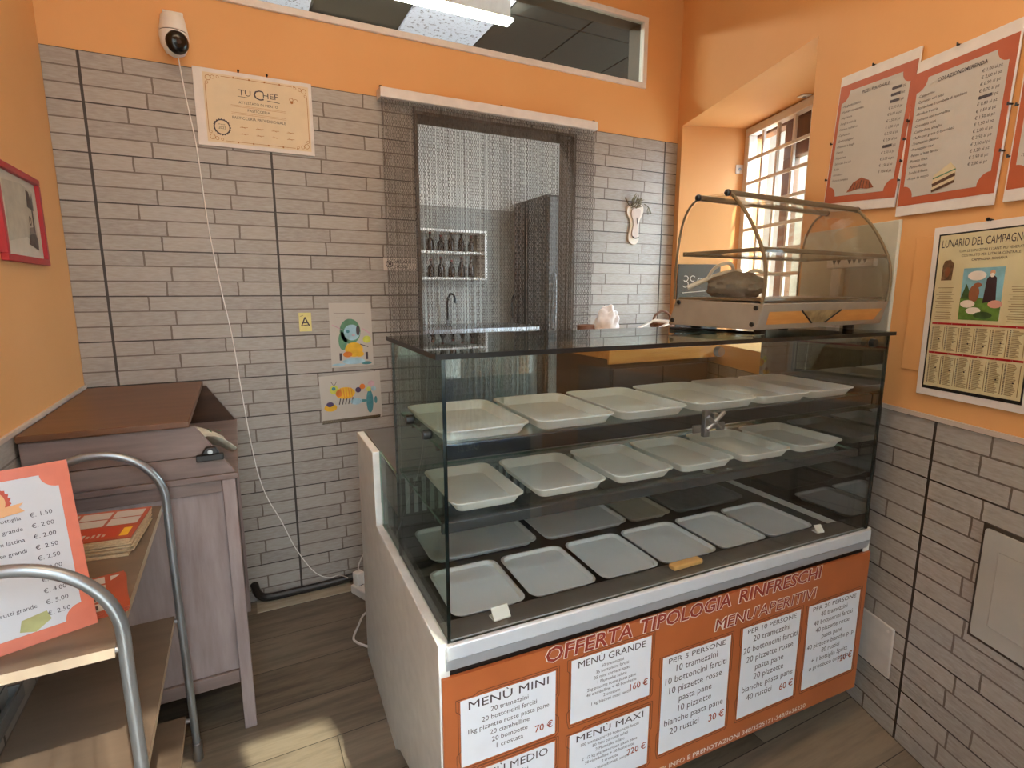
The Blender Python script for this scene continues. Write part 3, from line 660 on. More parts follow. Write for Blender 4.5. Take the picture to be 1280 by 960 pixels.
# ------------------------------------------------------------------ trays
def tray(name, label, group, a0, a1, b0, b1, z, mat, h=.022, ins=.0):
    w, d = a1 - a0, b1 - b0; P = case_pt((a0 + a1) / 2, (b0 + b1) / 2, z); r = min(w, d) * .14
    s = MB(); R = []
    def ringv(dw, zz, rr): return [(x, y, zz) for x, y in rrect(w - dw, d - dw, max(.004, rr))]
    rings = [ringv(.030, 0, r * .7), ringv(.008, h * .86, r), ringv(.0, h * .88, r), ringv(.0, h, r), ringv(.010, h, r), ringv(.026 - ins, h * .50, r * .8), ringv(.034 - ins, .004 if not ins else h * .45, r * .7)]
    n = len(rings[0]); vs = [v for g in rings for v in g]; fs = []
    for i in range(len(rings) - 1):
        for j in range(n): fs.append((i * n + j, i * n + (j + 1) % n, (i + 1) * n + (j + 1) % n, (i + 1) * n + j))
    fs += [tuple(range(n - 1, -1, -1)), tuple(range((len(rings) - 1) * n, len(rings) * n))]
    s.add(vs, fs); o = s.build(name, mat, None, P, CR, smooth=40); tag(o, label, 'tray', group); return o
nth = ['first', 'second', 'third', 'fourth', 'fifth', 'sixth']
up = [(.012, .207), (.222, .412), (.424, .614), (.634, .836), (.842, 1.022), (1.026, CW - .012)]
for i, (a0, a1) in enumerate(up): tray('serving_tray', 'empty white tray on the top shelf, %s from the white case side' % nth[i], 'trays on the top shelf', a0, a1, .062, .330, .979, 'tray')
md = [(.040, .198), (.224, .402), (.424, .590), (.610, .782), (.806, .984), (1.010, CW - .020)]
for i, (a0, a1) in enumerate(md): tray('serving_tray', 'empty white tray on the middle shelf, %s from the white case side' % nth[i], 'trays on the middle shelf', a0, a1, .072, .300, .829, 'tray')
rr = [(.068, .365, 'tray', 'first'), (.385, .660, 'tray_cool_lit', 'second'), (.668, .818, 'tray_o', 'third'), (.838, 1.120, 'tray_g', 'fourth')]
for a0, a1, mt, k in rr: tray('serving_tray', {'first': 'wide white tray in the back row of the case floor by the vent', 'second': 'wide cool-lit white tray in the back row of the case floor', 'third': 'narrow ivory tray in the back row of the case floor', 'fourth': 'dull smoke grey tray in the back row of the case floor'}[k], 'trays on the case floor', a0, a1, .335, .530, .584, 'tray_cool_lit' if mt == 'tray' else mt, .016, .006)
fr = [(.044, .214), (.226, .398), (.412, .578), (.588, .768), (.780, .945), (.956, 1.130)]
for i, (a0, a1) in enumerate(fr): tray('serving_tray', 'cool-lit white tray in the front row of the case floor, %s from the white side' % nth[i], 'trays along the front of the case floor', a0, a1, .095, .295, .584, 'tray_cool_lit', .014, .008)
# price holders on the front ledge
P = case_pt(.128, .052, .604); t_ = thing('tag_holder', 'small clear tag holder on the ledge before the first tray', 'tag holder', P, CR + .1)
s = MB(); s.box(-.019, .019, -.012, .012, 0, .0025); s.build('foot', 'white', t_); s = MB(); s.prism([(-.012, .0025), (-.009, .0025), (.006, .022), (.003, .022)], 'x', -.019, .019); s.build('clip', 'tray', t_)
M['amber'] = plain('orange_wood_block', (238, 184, 112), 0.4, vary=0.1)
P = case_pt(.620, .058, .604); o = MB().box(-.045, .045, -.011, .011, 0, .012).build('price_block', 'amber', None, P, CR + .02, bevel=0.003); tag(o, 'small orange wooden block lying on the case ledge', 'block')
P = case_pt(1.085, .055, .604); t_ = thing('tag_holder', 'small clear tag holder at the far end of the ledge by the wall', 'tag holder', P, CR - .1)
s = MB(); s.box(-.012, .012, -.01, .01, 0, .0025); s.build('foot', 'white', t_); s = MB(); s.prism([(-.010, .0025), (-.007, .0025), (.006, .018), (.003, .018)], 'x', -.012, .012); s.build('clip', 'tray', t_)

# ------------------------------------------------------------------ countertop pastry warmer on the glass top
WO = on_z(945, 413, 1.17); WR = 0.0659; WWD = .547
warm = thing('pastry_warmer', 'curved clear countertop pastry warmer standing on the display case', 'food warmer', WO, WR)
SP = [(.271, 0), (0, 0), (-.015, .061), (.247, .068)]
M['warmgrey'] = plain('warmer_grey_metal', (158, 148, 134), 0.42, 0.15); M['warmdark'] = plain('bronze_edge', (122, 108, 84), 0.35, 0.35)
s = MB(); s.prism(SP, 'x', 0, WWD); base_ = s.build('base', 'warmgrey', warm, bevel=0.002)
for y, z in ((.012, .013), (.255, .012), (.236, .060), (.004, .051)): s = MB(); s.lathe([(.005, -.0035), (.006, -.002), (.006, .001)], (0, y, z), 10, axis='x'); s.build('screw', 'darker', base_)
# orange trapezoid badge on the tilted front
def tf(x, z): return (x, -.015 * z / .061 - .0012, z)
M['badge'] = plain('gold_badge', (170, 150, 110), 0.35, 0.5, 0.3, 60); M['badgeo'] = wood('badge_wood_print', (196, 132, 64), (214, 152, 84), (3, 20, 20), 0.35)
s = MB()
def tq(x0, x1, x2, x3, z0, z1, m): s.add([tf(x0, z0), tf(x1, z0), tf(x2, z1), tf(x3, z1)], [(0, 1, 2, 3)], m)
tq(.028, .205, .150, .028, .012, .042, 0); tq(.212, .262, .318, .158, .012, .042, 1); tq(.270, .500, .525, .326, .012, .042, 0)
b_ = s.build('front_badge', ['badgeo', 'badge'], base_, smooth=0)
for a, b in ((.208, .154), (.266, .322)): s = MB(); s.tube([Vector(tf(a, .012)) + Vector((0, -.001, 0)), Vector(tf(b, .042)) + Vector((0, -.001, 0))], .002, 6); s.build('badge_bar', 'darker', b_)
for x in (.07, .462):
    for y in (.04, .235): s = MB(); s.cyl((x, y, -.0140), (x, y, .001), .014, 12); s.build('foot', 'black', warm)
FRONT = [(-.010, .060), (-.014, .114), (-.006, .168), (.019, .222), (.050, .270), (.084, .308), (.098, .320)]
REAR = [(.252, .068), (.254, .130), (.248, .201), (.238, .258), (.217, .298), (.185, .320)]
fp = [p for p in smooth_path([(0, y, z) for y, z in FRONT], 5)]; rp = [p for p in smooth_path([(0, y, z) for y, z in REAR], 5)]
for nm, path in (('front_screen', fp),):
    s = MB(); n = len(path); vs = [(x, p.y, p.z) for x in (.004, WWD - .004) for p in path]
    s.add(vs, [(i, i + 1, n + i + 1, n + i) for i in range(n - 1)]); o = s.build(nm, 'acrylic', warm, smooth=80)
    sd = o.modifiers.new('thick', 'SOLIDIFY'); sd.thickness = .003; sd.offset = 0
for x in (0, WWD):
    s = MB(); s.tube([(x, p.y, p.z) for p in fp], .0042, 8); s.build('front_hoop', 'warmdark', warm)
    s = MB(); s.tube([(x, p.y, p.z) for p in rp], .0030, 8); s.build('rear_hoop', 'warmdark', warm)
s = MB(); s.box(0, WWD, .098, .185, .316, .321); top_ = s.build('top_plate', 'acrylic', warm, smooth=0)
for y in (.098, .185):
    s = MB(); s.box(-.006, WWD + .006, y - .007, y + .007, .312, .325); s.build('top_rail', 'warmdark', warm, bevel=0.003)
    for x in (-.006, WWD + .006): s = MB(); s.sphere((x, y, .3185), .0085, n=10, k=6); s.build('rail_knob', 'darker', top_)
s = MB(); s.box(.006, WWD - .006, .005, .225, .181, .186); sh = s.build('shelf', 'acrylic', warm, smooth=0)
s = MB(); s.box(.0, WWD, .0, .010, .178, .189); s.box(.0, WWD, .222, .232, .178, .189); s.box(0, .008, .010, .222, .179, .188); s.box(WWD - .008, WWD, .010, .222, .179, .188); s.build('shelf_rails', 'warmdark', sh, bevel=0.002)
s = MB()
for x in (.004, WWD - .004):
    s.prism([(-.008, .066), (.248, .072), (.250, .130), (.244, .201), (.234, .256), (.213, .296), (.185, .316), (.098, .316), (.082, .304), (.048, .268), (.018, .222), (-.006, .168), (-.013, .114)], 'x', x - .0015, x + .0015); s.build('end_glass', 'acrylic', warm, smooth=0); s = MB()
s = MB(); s.box(.008, WWD - .008, .0, .245, .067, .073); s.build('warming_plate', 'warmdark', warm)
def wpt(x, y, z): return WO + Vector((x * math.cos(WR) - y * math.sin(WR), x * math.sin(WR) + y * math.cos(WR), z))
# crumpled grey cloth with tongs
def crumple(name, label, cat, c, size, mat, seed, rotz=0, n=26, amp=.45, flat=.0):
    rnd = random.Random(seed); waves = [(Vector((rnd.uniform(-1, 1), rnd.uniform(-1, 1), rnd.uniform(-1, 1))).normalized() * rnd.uniform(2.5, 9), rnd.uniform(0, 6), rnd.uniform(.3, 1)) for _ in range(16)]
    s = MB(); k = n // 2; vs = []
    for i in range(k + 1):
        th = PI * i / k
        for j in range(n):
            ph = 2 * PI * j / n; d = Vector((math.sin(th) * math.cos(ph), math.sin(th) * math.sin(ph), -math.cos(th)))
            q = sum(w * abs(math.sin(v.dot(d) + o)) for v, o, w in waves) / 8
            rr = 1 - amp + amp * q; p = d * rr
            vs.append((p.x * size[0], p.y * size[1], max(0, p.z * size[2] + size[2] * .72)))
    fs = [(i * n + j, i * n + (j + 1) % n, (i + 1) * n + (j + 1) % n, (i + 1) * n + j) for i in range(k) for j in range(n)]
    s.add(vs, fs); o = s.build(name, mat, None, c, rotz, smooth=35); tag(o, label, cat); return o
M['cloth'] = plain('grey_cloth', (120, 116, 108), 0.8, vary=0.2, scale=40); M['bag'] = plain('white_plastic_bag', (232, 230, 232), 0.35, vary=0.03)
crumple('crumpled_cloth', 'crumpled grey cloth lying inside the curved pastry warmer', 'cloth', wpt(.085, .13, .0735), (.062, .085, .038), 'cloth', 3, 0, 44, .60)
t_ = thing('serving_tongs', 'pale plastic tongs lying on the crumpled grey cloth', 'tongs', wpt(.0, .0, .0), WR)
s = MB(); s.tube(smooth_path([(.012, .22, .098), (.05, .19, .12), (.09, .165, .136), (.12, .14, .140)]), [.006] * 18 + [.004], 8); s.build('lower_arm', 'white', t_)
s = MB(); s.tube(smooth_path([(.052, .19, .122), (.055, .172, .148), (.075, .150, .160), (.094, .148, .150), (.098, .150, .130)]), .0045, 8); s.build('bow', 'white', t_)
s = MB(); s.tube([(.135 + .016 * math.cos(a), .11 + .012 * math.sin(a), .139 + .002 * math.sin(a * 2)) for a in [2 * PI * i / 14 for i in range(14)]], .0045, 6, 0, True); s.build('finger_loop', 'white', t_)
s = MB(); s.tube(smooth_path([(.151, .11, .138), (.20, .09, .132), (.24, .085, .130)]), .004, 8); s.build('upper_arm', 'white', t_)
# black cable lying under the warmer
o = MB().tube(smooth_path([wpt(-.004, .26, -.010), wpt(.03, .19, -.011), wpt(.05, .12, -.011), wpt(.06, .05, -.012), wpt(.12, .06, -.012)]), .004, 8).build('supply_cable', 'black'); tag(o, 'black supply cable lying under the pastry warmer on the glass top', 'cord')
# chalk board in the niche behind
def niche(s_, off, z): return RW0 + RD * s_ + RN * off + Vector((0, 0, z))
a, b = on_plane(838, 330, RD, niche(NS0 + .02, 0, 0)), on_plane(890, 322, RD, niche(NS0 + .02, 0, 0))
t_ = thing('chalk_board', 'small dark chalk board with white scrawl leaning in the window niche', 'board', niche(NS0 + .012, .004, NZ0), RA)
bw, bh = .24, a.z - NZ0
s = MB(); s.box(0, bw, -.010, .0, 0, bh); s.build('slate', 'dark', t_, bevel=0.003)
s = MB(); s.ring(.045, bh - .075, .012, .0155, -.0107, n=14, a0=-2.4, a1=2.2); s.ring(.045, bh - .105, .014, .0175, -.0107, n=14, a0=-2.6, a1=2.0); s.ring(.085, bh - .075, .012, .0155, -.0107, n=14, a0=.6, a1=5.4)
s.ring(.125, bh - .085, .010, .0135, -.0107, n=14); s.line(.03, bh - .15, .16, bh - .14, .003, -.0107); s.build('chalk_scrawl', 'white', t_, smooth=0)
# wooden counter in the corner behind the case
t_ = thing('back_counter', 'dark wooden counter with orange pine top behind the display case', 'counter', (1.70, -.53, 0))
s = MB(); s.prism([(0, 0), (.62, 0), (.77, .46), (0, .46)], 'z', .985, 1.02); s.build('worktop', 'pine', t_, bevel=0.003)
s = MB(); s.box(.0, .61, -.012, -.0005, .965, 1.02); s.build('front_edge', 'pine', t_, bevel=0.002)
s = MB(); s.prism([(.03, .02), (.58, .02), (.70, .44), (.03, .44)], 'z', .06, .984); cb = s.build('cabinet', 'darkwood', t_)
s = MB(); s.box(.04, .30, .006, .019, .10, .94); d_ = s.build('door', 'darkwood', t_, bevel=0.003); s = MB(); s.sphere((.27, -.006, .60), .012, n=12, k=8); s.build('knob', 'pine', d_)
s = MB(); s.box(.305, .565, .006, .019, .10, .94); d_ = s.build('door', 'darkwood', t_, bevel=0.003); s = MB(); s.sphere((.335, -.006, .60), .012, n=12, k=8); s.build('knob', 'pine', d_)
s = MB(); s.box(.04, .56, .04, .42, 0, .06); s.build('plinth', 'darkwood', t_)
P = on_z(759, 409, 1.02)
if P.y > -.15: P = on_back(759, 405, -.30)
crumple('plastic_bag', 'crumpled white plastic bag on the counter by the chain curtain', 'bag', Vector((P.x, P.y, 1.02)), (.064, .055, .105), 'bag', 11, 0, 48, .66)
P = on_back(805, 402, -.28)
for k, (dx, dy, dz, rz, lab, wd) in enumerate(((0, .02, 1.021, .12, 'white sheet of paper lying lowest on the counter beside the plastic bag', .15), (.05, .05, 1.026, -.10, 'white plastic lid frame propped on papers behind the warmer', .13))):
    s = MB()
    if k == 0: s.box(-wd, wd * .4, -.09, .09, 0, .003)
    else:
        s.hexa([(-.11, -.08, 0), (.11, -.08, .085), (.11, -.065, .085), (-.11, -.065, 0)], [(-.11, -.08, .008), (.11, -.08, .093), (.11, -.065, .093), (-.11, -.065, .008)])
        s.hexa([(-.11, .06, 0), (.11, .06, .085), (.11, .075, .085), (-.11, .075, 0)], [(-.11, .06, .008), (.11, .06, .093), (.11, .075, .093), (-.11, .075, .008)])
        s.box(-.11, -.09, -.08, .075, 0, .008); s.hexa([(.09, -.08, .078), (.11, -.08, .085), (.11, .075, .085), (.09, .075, .078)], [(.09, -.08, .086), (.11, -.08, .093), (.11, .075, .093), (.09, .075, .086)])
    o = s.build('paper_sheet' if k == 0 else 'lid_frame', 'white', None, (P.x + dx, P.y + dy, dz), rz, smooth=0); tag(o, lab, 'paper' if k == 0 else 'frame')
P = on_back(740, 398, -.30); o = MB().lathe([(.030, 0), (.036, .004), (.040, .085), (.037, .088), (.034, .080), (.028, .006)], n=18).build('flower_pot', plain('brown_clay', (122, 88, 70), 0.7), None, (P.x - .005, -.26, 1.0205)); tag(o, 'small brown pot on the counter half behind the chains', 'pot')
P = on_back(832, 385, -.2); t_ = thing('wicker_basket', 'small brown wicker basket in the corner behind the warmer', 'basket', (P.x + .045, -.13, 1.0205))
M['wicker'] = wood('brown_wicker', (74, 44, 26), (120, 76, 46), (30, 30, 60), 0.7)
s = MB()
for i in range(6): z = .008 + i * .013; s.tube([((.050 + .002 * i) * math.cos(2 * PI * j / 24), (.042 + .002 * i) * math.sin(2 * PI * j / 24), z + .003 * (-1) ** j) for j in range(24)], .0075, 6, 0, True)
s.lathe([(.001, .0), (.050, .0), (.050, .006), (.001, .006)], n=20); s.build('body', 'wicker', t_)
s = MB(); s.tube(smooth_path([(-.058, 0, .07), (-.05, 0, .11), (0, 0, .135), (.05, 0, .11), (.058, 0, .07)]), .006, 8); s.build('handle', 'wicker', t_)
# pale splash panel on the right wall beside the niche
s = MB(); s.box(NS1 + .03, 1.492, -.010, 0, 1.075, 1.452); o = s.build('splash_panel', plain('pale_green_panel', (198, 194, 176), 0.4), None, RW0, RT, bevel=0.002); tag(o, 'pale grey panel fixed on the wall behind the pastry warmer', 'wall panel')

# socket strip and cable duct on that panel, seen through the warmer
(sa, za), (sb, zb) = on_right(1038, 336, .012), on_right(1098, 317, .012)
t_ = thing('socket_strip', 'pale strip with dark sockets on the wall panel behind the pastry warmer', 'socket strip', RW0 + RD * sa - RN * .0105 + Vector((0, 0, za)), RT)
W, H = sb - sa, zb - za
s = MB(); s.box(0, W, -.016, 0, 0, H); bd = s.build('housing', 'frame_white', t_, bevel=0.003)
s = MB()
for x in (.18, .28, .52, .62, .73, .84): s.prism([(W * x - .008, H * .68), (W * x, H * .30), (W * x + .008, H * .68)], 'y', -.0175, -.0161)
s.build('sockets', 'darker', bd, smooth=0)
(sc_, zc_) = on_right(1047, 376, .012)
t_ = thing('cable_duct', 'pale vertical cable duct below the socket strip behind the warmer', 'cable duct', RW0 + RD * (sc_ - .02) - RN * .0105 + Vector((0, 0, 1.085)), RT)
s = MB(); s.box(0, .040, -.018, 0, 0, za - 1.087); s.build('duct', 'frame_white', t_, bevel=0.003)
s = MB(); s.box(.004, .036, -.0205, -.0181, .002, za - 1.089); s.build('duct_cover', 'frame_white', t_, bevel=0.002)

# ------------------------------------------------------------------ things on the back wall
def hook(s, x, z, y): s.cyl((x, y, z), (x, y - .012, z + .004), .003, 8); s.sphere((x, y - .012, z + .004), .0042, n=8, k=6)
a, b = on_back(239, 83, -.012), on_back(394, 196, -.012); x0, x1, z0, z1 = a.x + .001, b.x, b.z + .002, a.z + .004
t_ = thing('certificate', 'cream award certificate hanging under the white wall camera', 'certificate', (x0, -.005, z0)); W, H = x1 - x0, z1 - z0
s = MB(); s.box(0, W, -.007, 0, 0, H); s.build('backing', 'frame_white', t_, bevel=0.001)
iw, ih = .022, .014
s = MB(); s.poly([(iw + .008, ih), (W - .012, ih), (W - .012, H - ih), (iw + .008, H - ih)], -.0076, yb=-.0069); pg = s.build('certificate_sheet', 'cream', t_, smooth=0)
s = MB(); y = -.0082; X0, X1, Z0, Z1 = iw + .014, W - .018, ih + .007, H - ih - .007
M['gold'] = plain('gold_brown_ink', (170, 106, 44), 0.5)
s.line(X0, Z0 + .03, X0, Z1 - .03, .0016, y, 1); s.line(X1, Z0 + .03, X1, Z1 - .03, .0016, y, 1); s.line(X0 + .05, Z0, X1 - .05, Z0, .0012, y, 1); s.line(X0 + .05, Z1, X1 - .05, Z1, .0012, y, 1)
for cx, cz, sx, sz in ((X0, Z0, 1, 1), (X1, Z0, -1, 1), (X0, Z1, 1, -1), (X1, Z1, -1, -1)):
    s.ring(cx + sx * .010, cz + sz * .010, .0075, .0090, y, 1, 16); s.ring(cx + sx * .024, cz + sz * .006, .005, .0062, y, 1, 12); s.ring(cx + sx * .005, cz + sz * .026, .004, .0052, y, 1, 12); s.ring(cx + sx * .040, cz + sz * .004, .0035, .0046, y, 1, 12)
for k in range(5): s.disc(X0 + .09 + k * .05, Z1 + .001, .003, y, 1, 8); s.disc(X0 + .09 + k * .05, Z0 - .001, .003, y, 1, 8)
cx = W / 2 + .008
s.text('TU', cx - .062, H - .075, .020, y, 0, 'L', sx=1.1); s.text('C', cx - .014, H - .083, .034, y, 0, 'L', sx=1.1); s.text('HEF', cx + .017, H - .074, .019, y, 0, 'L', sx=1.15)
s.line(cx - .066, H - .079, cx - .03, H - .080, .0015, y); s.line(cx + .03, H - .081, cx + .072, H - .084, .002, y)
s.text('ATTESTATO DI MERITO', cx, H - .103, .0085, y, 0); s.text('PASTICCERIA', cx, H - .127, .0088, y, 0); s.text('PASTICCERIA PROFESSIONALE', cx, H - .156, .0092, y, 0, fit=.19)
for dz in (.110, .114, .134, .139): s.line(cx - .09, H - dz, cx + .09, H - dz, .0007, y, 1)
s.ring(.078, .066, .0225, .0265, y, 0, 28); 
for k in range(20): s.disc(.078 + .0265 * math.cos(2 * PI * k / 20), .066 + .0265 * math.sin(2 * PI * k / 20), .0022, y, 0, 6)
s.text('2023', .078, .060, .0085, y, 0); s.text('Premio', .078, .073, .005, y, 0)
for i in range(4):
    for j in range(2): x = .135 + i * .052; z = .072 - j * .023; s.line(x, z, x + .026, z + .002, .0012, y, 1); s.line(x + .004, z + .004, x + .018, z - .002, .001, y, 1)
s.ring(W - .073, H - .066, .005, .007, y, 1, 12); s.disc(W - .072, H - .075, .005, y, 1, 10); s.ring(W - .058, H - .069, .006, .0072, y, 1, 12, 0, 4)
s.build('lettering', ['ink', 'gold'], pg, smooth=0)
for x in (W * .37, W * .61): s = MB(); hook(s, x, H + .001, 0); s.build('hook', 'darker', t_)
# kids' drawings
M['green'] = plain('crayon_green', (96, 140, 110), .7, vary=.2); M['lblue'] = plain('crayon_light_blue', (156, 190, 204), .7, vary=.2); M['yellow'] = plain('crayon_yellow', (226, 176, 48), .7, vary=.15); M['teal'] = plain('crayon_teal', (72, 132, 140), .7, vary=.25)
M['purple'] = plain('crayon_purple', (74, 56, 92), .7, vary=.2); M['lime'] = plain('crayon_lime', (196, 200, 88), .7, vary=.2); M['pinkc'] = plain('crayon_pink', (196, 160, 170), .7, vary=.2); M['orangec'] = plain('crayon_orange', (214, 122, 48), .7, vary=.2)
PAL = ['ink', 'green', 'lblue', 'yellow', 'teal', 'purple', 'lime', 'pinkc', 'orangec', 'redframe']
a, b = on_back(410, 378, -.005), on_back(467, 457, -.005); W, H = b.x - a.x, a.z - b.z - .003
t_ = thing('child_drawing', 'upright child drawing of a figure in green cap and yellow top', 'drawing', (a.x, -.005, b.z + .001))
s = MB(); s.poly([(0, 0), (W, .003), (W - .001, H - .002), (.001, H)], -.0012, yb=-.0002); pp = s.build('paper', 'boardwhite', t_, smooth=0)
s = MB(); y = -.0018; k = W / .18
def D(cx, cz, r, m, sx=1.0, sz=1.0, dy=0): s.disc(cx * k, cz * k, r * k, y - dy, m, 22, sx, sz)
D(.085, .155, .042, 1, 1.05, 1.3); D(.052, .115, .020, 1, .9, 2.0); D(.092, .150, .030, 2, 1.15, 1.15, .0003); D(.118, .158, .010, 0, .8, 2.2, .0006); D(.075, .155, .007, 4, 1, 1, .0006); D(.098, .138, .006, 7, 1.2, .6, .0006)
D(.098, .075, .032, 3, 1.2, 1.0, .0002); D(.070, .055, .018, 8, 1.1, .7, .0004); D(.120, .055, .018, 3, 1.1, .7, .0005); D(.155, .118, .016, 6, 1.1, 1, .0002); D(.095, .024, .026, 2, 1.9, .5, .0003); D(.03, .012, .014, 2, 2, .4); D(.150, .014, .014, 4, 1.6, .5)
for cx in (.040, .152): s.poly([(cx * k - .005 * k, .030 * k), (cx * k + .005 * k, .030 * k), (cx * k + .005 * k, .062 * k), (cx * k - .005 * k, .062 * k)], y - .0006, 0)
s.line(.01 * k, .185 * k, .055 * k, .162 * k, .004, y, 7); s.line(.138 * k, .165 * k, .172 * k, .142 * k, .006, y, 7); s.line(.125 * k, .098 * k, .160 * k, .085 * k, .003, y - .0006, 0); s.line(.02 * k, .235 * k, .15 * k, .232 * k, .001, y, 0); s.line(.03 * k, .215 * k, .08 * k, .212 * k, .001, y, 0)
s.build('crayon_figure', PAL, pp, smooth=0)
a, b = on_back(398, 470, -.005), on_back(478, 522, -.005); W, H = b.x - a.x, a.z - b.z
t_ = thing('child_drawing', 'wide child drawing of a striped bee beside a flower cactus', 'drawing', (a.x, -.005, b.z))
s = MB(); s.poly([(.006, .002), (W, .006), (W - .004, H + .006), (0, H - .004)], -.0012, yb=-.0002); pp = s.build('paper', 'boardwhite', t_, smooth=0)
s = MB(); k = W / .26
D(.105, .125, .036, 3, 1.15, .72, 0); D(.060, .142, .019, 6, 1, 1, .0003); D(.078, .125, .012, 8, 1, 1.3, .0005); D(.058, .147, .008, 4, 1, 1, .0006)
for i in range(5): s.line((.085 + i * .013) * k, .104 * k, (.078 + i * .013) * k, .076 * k, .004, y, 0); s.line((.086 + i * .011) * k, .147 * k, (.090 + i * .011) * k, .103 * k, .0022, y - .0006, 8)
for dx in (-.012, .012): s.line(.060 * k, .158 * k, (.060 + dx) * k, .178 * k, .0016, y, 0)
D(.042, .066, .024, 3, 1.1, .7); D(.040, .080, .015, 5, 1, .7, .0003)
D(.208, .080, .015, 4, 1, 3.4); D(.180, .085, .008, 4, 1.8, .8); D(.234, .085, .008, 4, .8, 2); D(.150, .085, .018, 2, 1.4, .8)
for cx, cz, m, r in ((.160, .135, 5, .012), (.178, .148, 8, .012), (.205, .135, 6, .010), (.217, .158, 7, .014), (.226, .135, 2, .011)): D(cx, cz, r, m, 1, 1, .0003)
s.build('crayon_bee_and_cactus', PAL, pp, smooth=0)
s = MB(); s.poly([(.004, -.004), (W * .96, .004), (W * .97, .016), (.006, .012)], -.0024, yb=-.0013); s.build('tape', glass('clear_tape', (225, 220, 210), .12, .3), t_, smooth=0)
a, b = on_back(373, 391, -.005), on_back(390, 414, -.005); W, H = b.x - a.x, a.z - b.z
t_ = thing('sticky_note', 'small yellow note with a drawn letter between socket joint and drawing', 'note', (a.x, -.005, b.z)); t_['label'] = 'small yellow paper note with a dark letter on the tiles'
s = MB(); s.poly([(0, 0), (W, 0), (W, H), (0, H)], -.0012, yb=-.0002); pp = s.build('paper', plain('yellow_note', (226, 214, 140), .6), t_, smooth=0)
s = MB(); s.text('A', W / 2, H * .30, H * .48, -.0018); s.line(W * .15, H * .3, W * .85, H * .36, .003, -.0019); s.line(W * .1, H * .8, W * .35, H * .86, .0012, -.0019); s.build('lettering', 'ink', pp, smooth=0)
a, b = on_back(479, 321, -.005), on_back(520, 338, -.005); W, H = b.x - a.x, a.z - b.z
t_ = thing('wall_sign', 'small grey sign with round symbol behind the chain curtain', 'sign', (a.x, -.005, b.z - .002))
s = MB(); s.box(0, W, -.0015, 0, 0, H); pp = s.build('plate', plain('grey_sign_plastic', (206, 196, 186), .45), t_, smooth=0)
s = MB(); s.ring(.024, H / 2, .0115, .0145, -.0022, n=24); s.disc(.027, H / 2 + .001, .006, -.0022, n=12); s.text('VIETATO', .048, H * .56, .012, -.0022, align='L', bold=.02); s.text("L'ACCESSO", .048, H * .20, .012, -.0022, align='L', bold=.02, fit=.055); s.build('lettering', 'ink', pp, smooth=0)
# foot shaped plaque with dried herbs
a = on_back(797, 303, -.012); k_ = 1.0
t_ = thing('wall_plaque', 'cream foot-shaped plaque with dried herbs on the tiles by the niche', 'plaque', (2.235, -.005, 1.495))
out = [(-.030, .005), (-.010, -.004), (.014, .003), (.026, .026), (.022, .075), (.026, .115), (.046, .150), (.048, .185), (.020, .200), (-.028, .198), (-.052, .178), (-.052, .145), (-.034, .120), (-.030, .085), (-.040, .045), (-.040, .020)]
o2 = [p for p in smooth_path([(x, 0, z) for x, z in out + out[:1]], 4)][:-1]
s = MB(); s.prism([(p.x, p.z) for p in o2], 'y', -.010, 0); s.build('board', plain('cream_wood', (226, 216, 202), .5), t_, bevel=0.002)
s = MB(); s.prism([(.58 * (p.x + .002) - .002, .03 + .74 * p.z) for p in o2], 'y', -.017, -.0101); s.build('inner_board', plain('pale_pink_wood', (206, 188, 176), .5), t_, bevel=0.002)
s = MB(); s.tube(smooth_path([(-.022, -.019, .036), (-.004, -.020, .028), (.016, -.019, .034)]), .003, 6); s.tube([(.002, -.0185, .13), (.006, -.0185, .10), (.010, -.0185, .12)], .0015, 5); s.build('dark_stroke', 'darker', t_)
s = MB(); rnd = random.Random(5)
for i in range(26):
    x, z = rnd.uniform(-.045, .012), rnd.uniform(.172, .215); a = rnd.uniform(.2, 1.4); L = rnd.uniform(.02, .045)
    s.tube([(x, -.018, z), (x + L * math.cos(a) * .5, -.024, z + L * math.sin(a) * .55), (x + L * math.cos(a), -.022, z + L * math.sin(a))], [.0022, .003, .0006], 5)
s.tube(smooth_path([(-.045, -.015, .185), (-.062, -.016, .205), (-.072, -.012, .225)]), .0025, 6); s.tube(smooth_path([(.05, -.014, .20), (.075, -.018, .185), (.10, -.012, .155)]), .002, 6); s.tube(smooth_path([(.075, -.018, .185), (.066, -.02, .165), (.074, -.018, .150), (.080, -.018, .172)]), .0022, 6)
s.build('herb_sprig', plain('dried_herb', (112, 106, 84), .8, vary=.4, scale=80), t_)
# security camera with its cable
P = on_back(217, 42, -.06); t_ = thing('security_camera', 'white dome camera with black face high on the orange wall', 'camera', (.262, 0, 2.035))
s = MB(); s.box(-.030, .030, -.012, 0, .085, .145); s.cyl((0, -.012, .115), (0, -.055, .100), .022, 16); s.build('bracket', 'white', t_, bevel=0.003)
s = MB(); s.lathe([(.026, .112), (.034, .105), (.042, .060), (.0425, .058)], (0, -.062, 0), 28); s.lathe([(.0425, .055), (.043, .045), (.040, .020), (.028, -.004), (.012, -.013), (.001, -.014)][::-1], (0, -.062, 0), 28); s.build('housing', 'white', t_, smooth=40)
s = MB(); s.lathe([(.0405, .0555), (.0405, .0585)], (0, -.062, 0), 28); s.build('seam', 'ink', t_)
s = MB()
n_ = 24; vs = [];  fd = Vector((.30, -.90, -.14)).normalized(); uu = fd.cross(Vector((0, 0, 1))).normalized(); vv = uu.cross(fd)
c0 = Vector((0, -.062, .026))
prof_ = [(.0, .0485), (.014, .0478), (.026, .0445), (.0325, .036), (.0335, .024)]
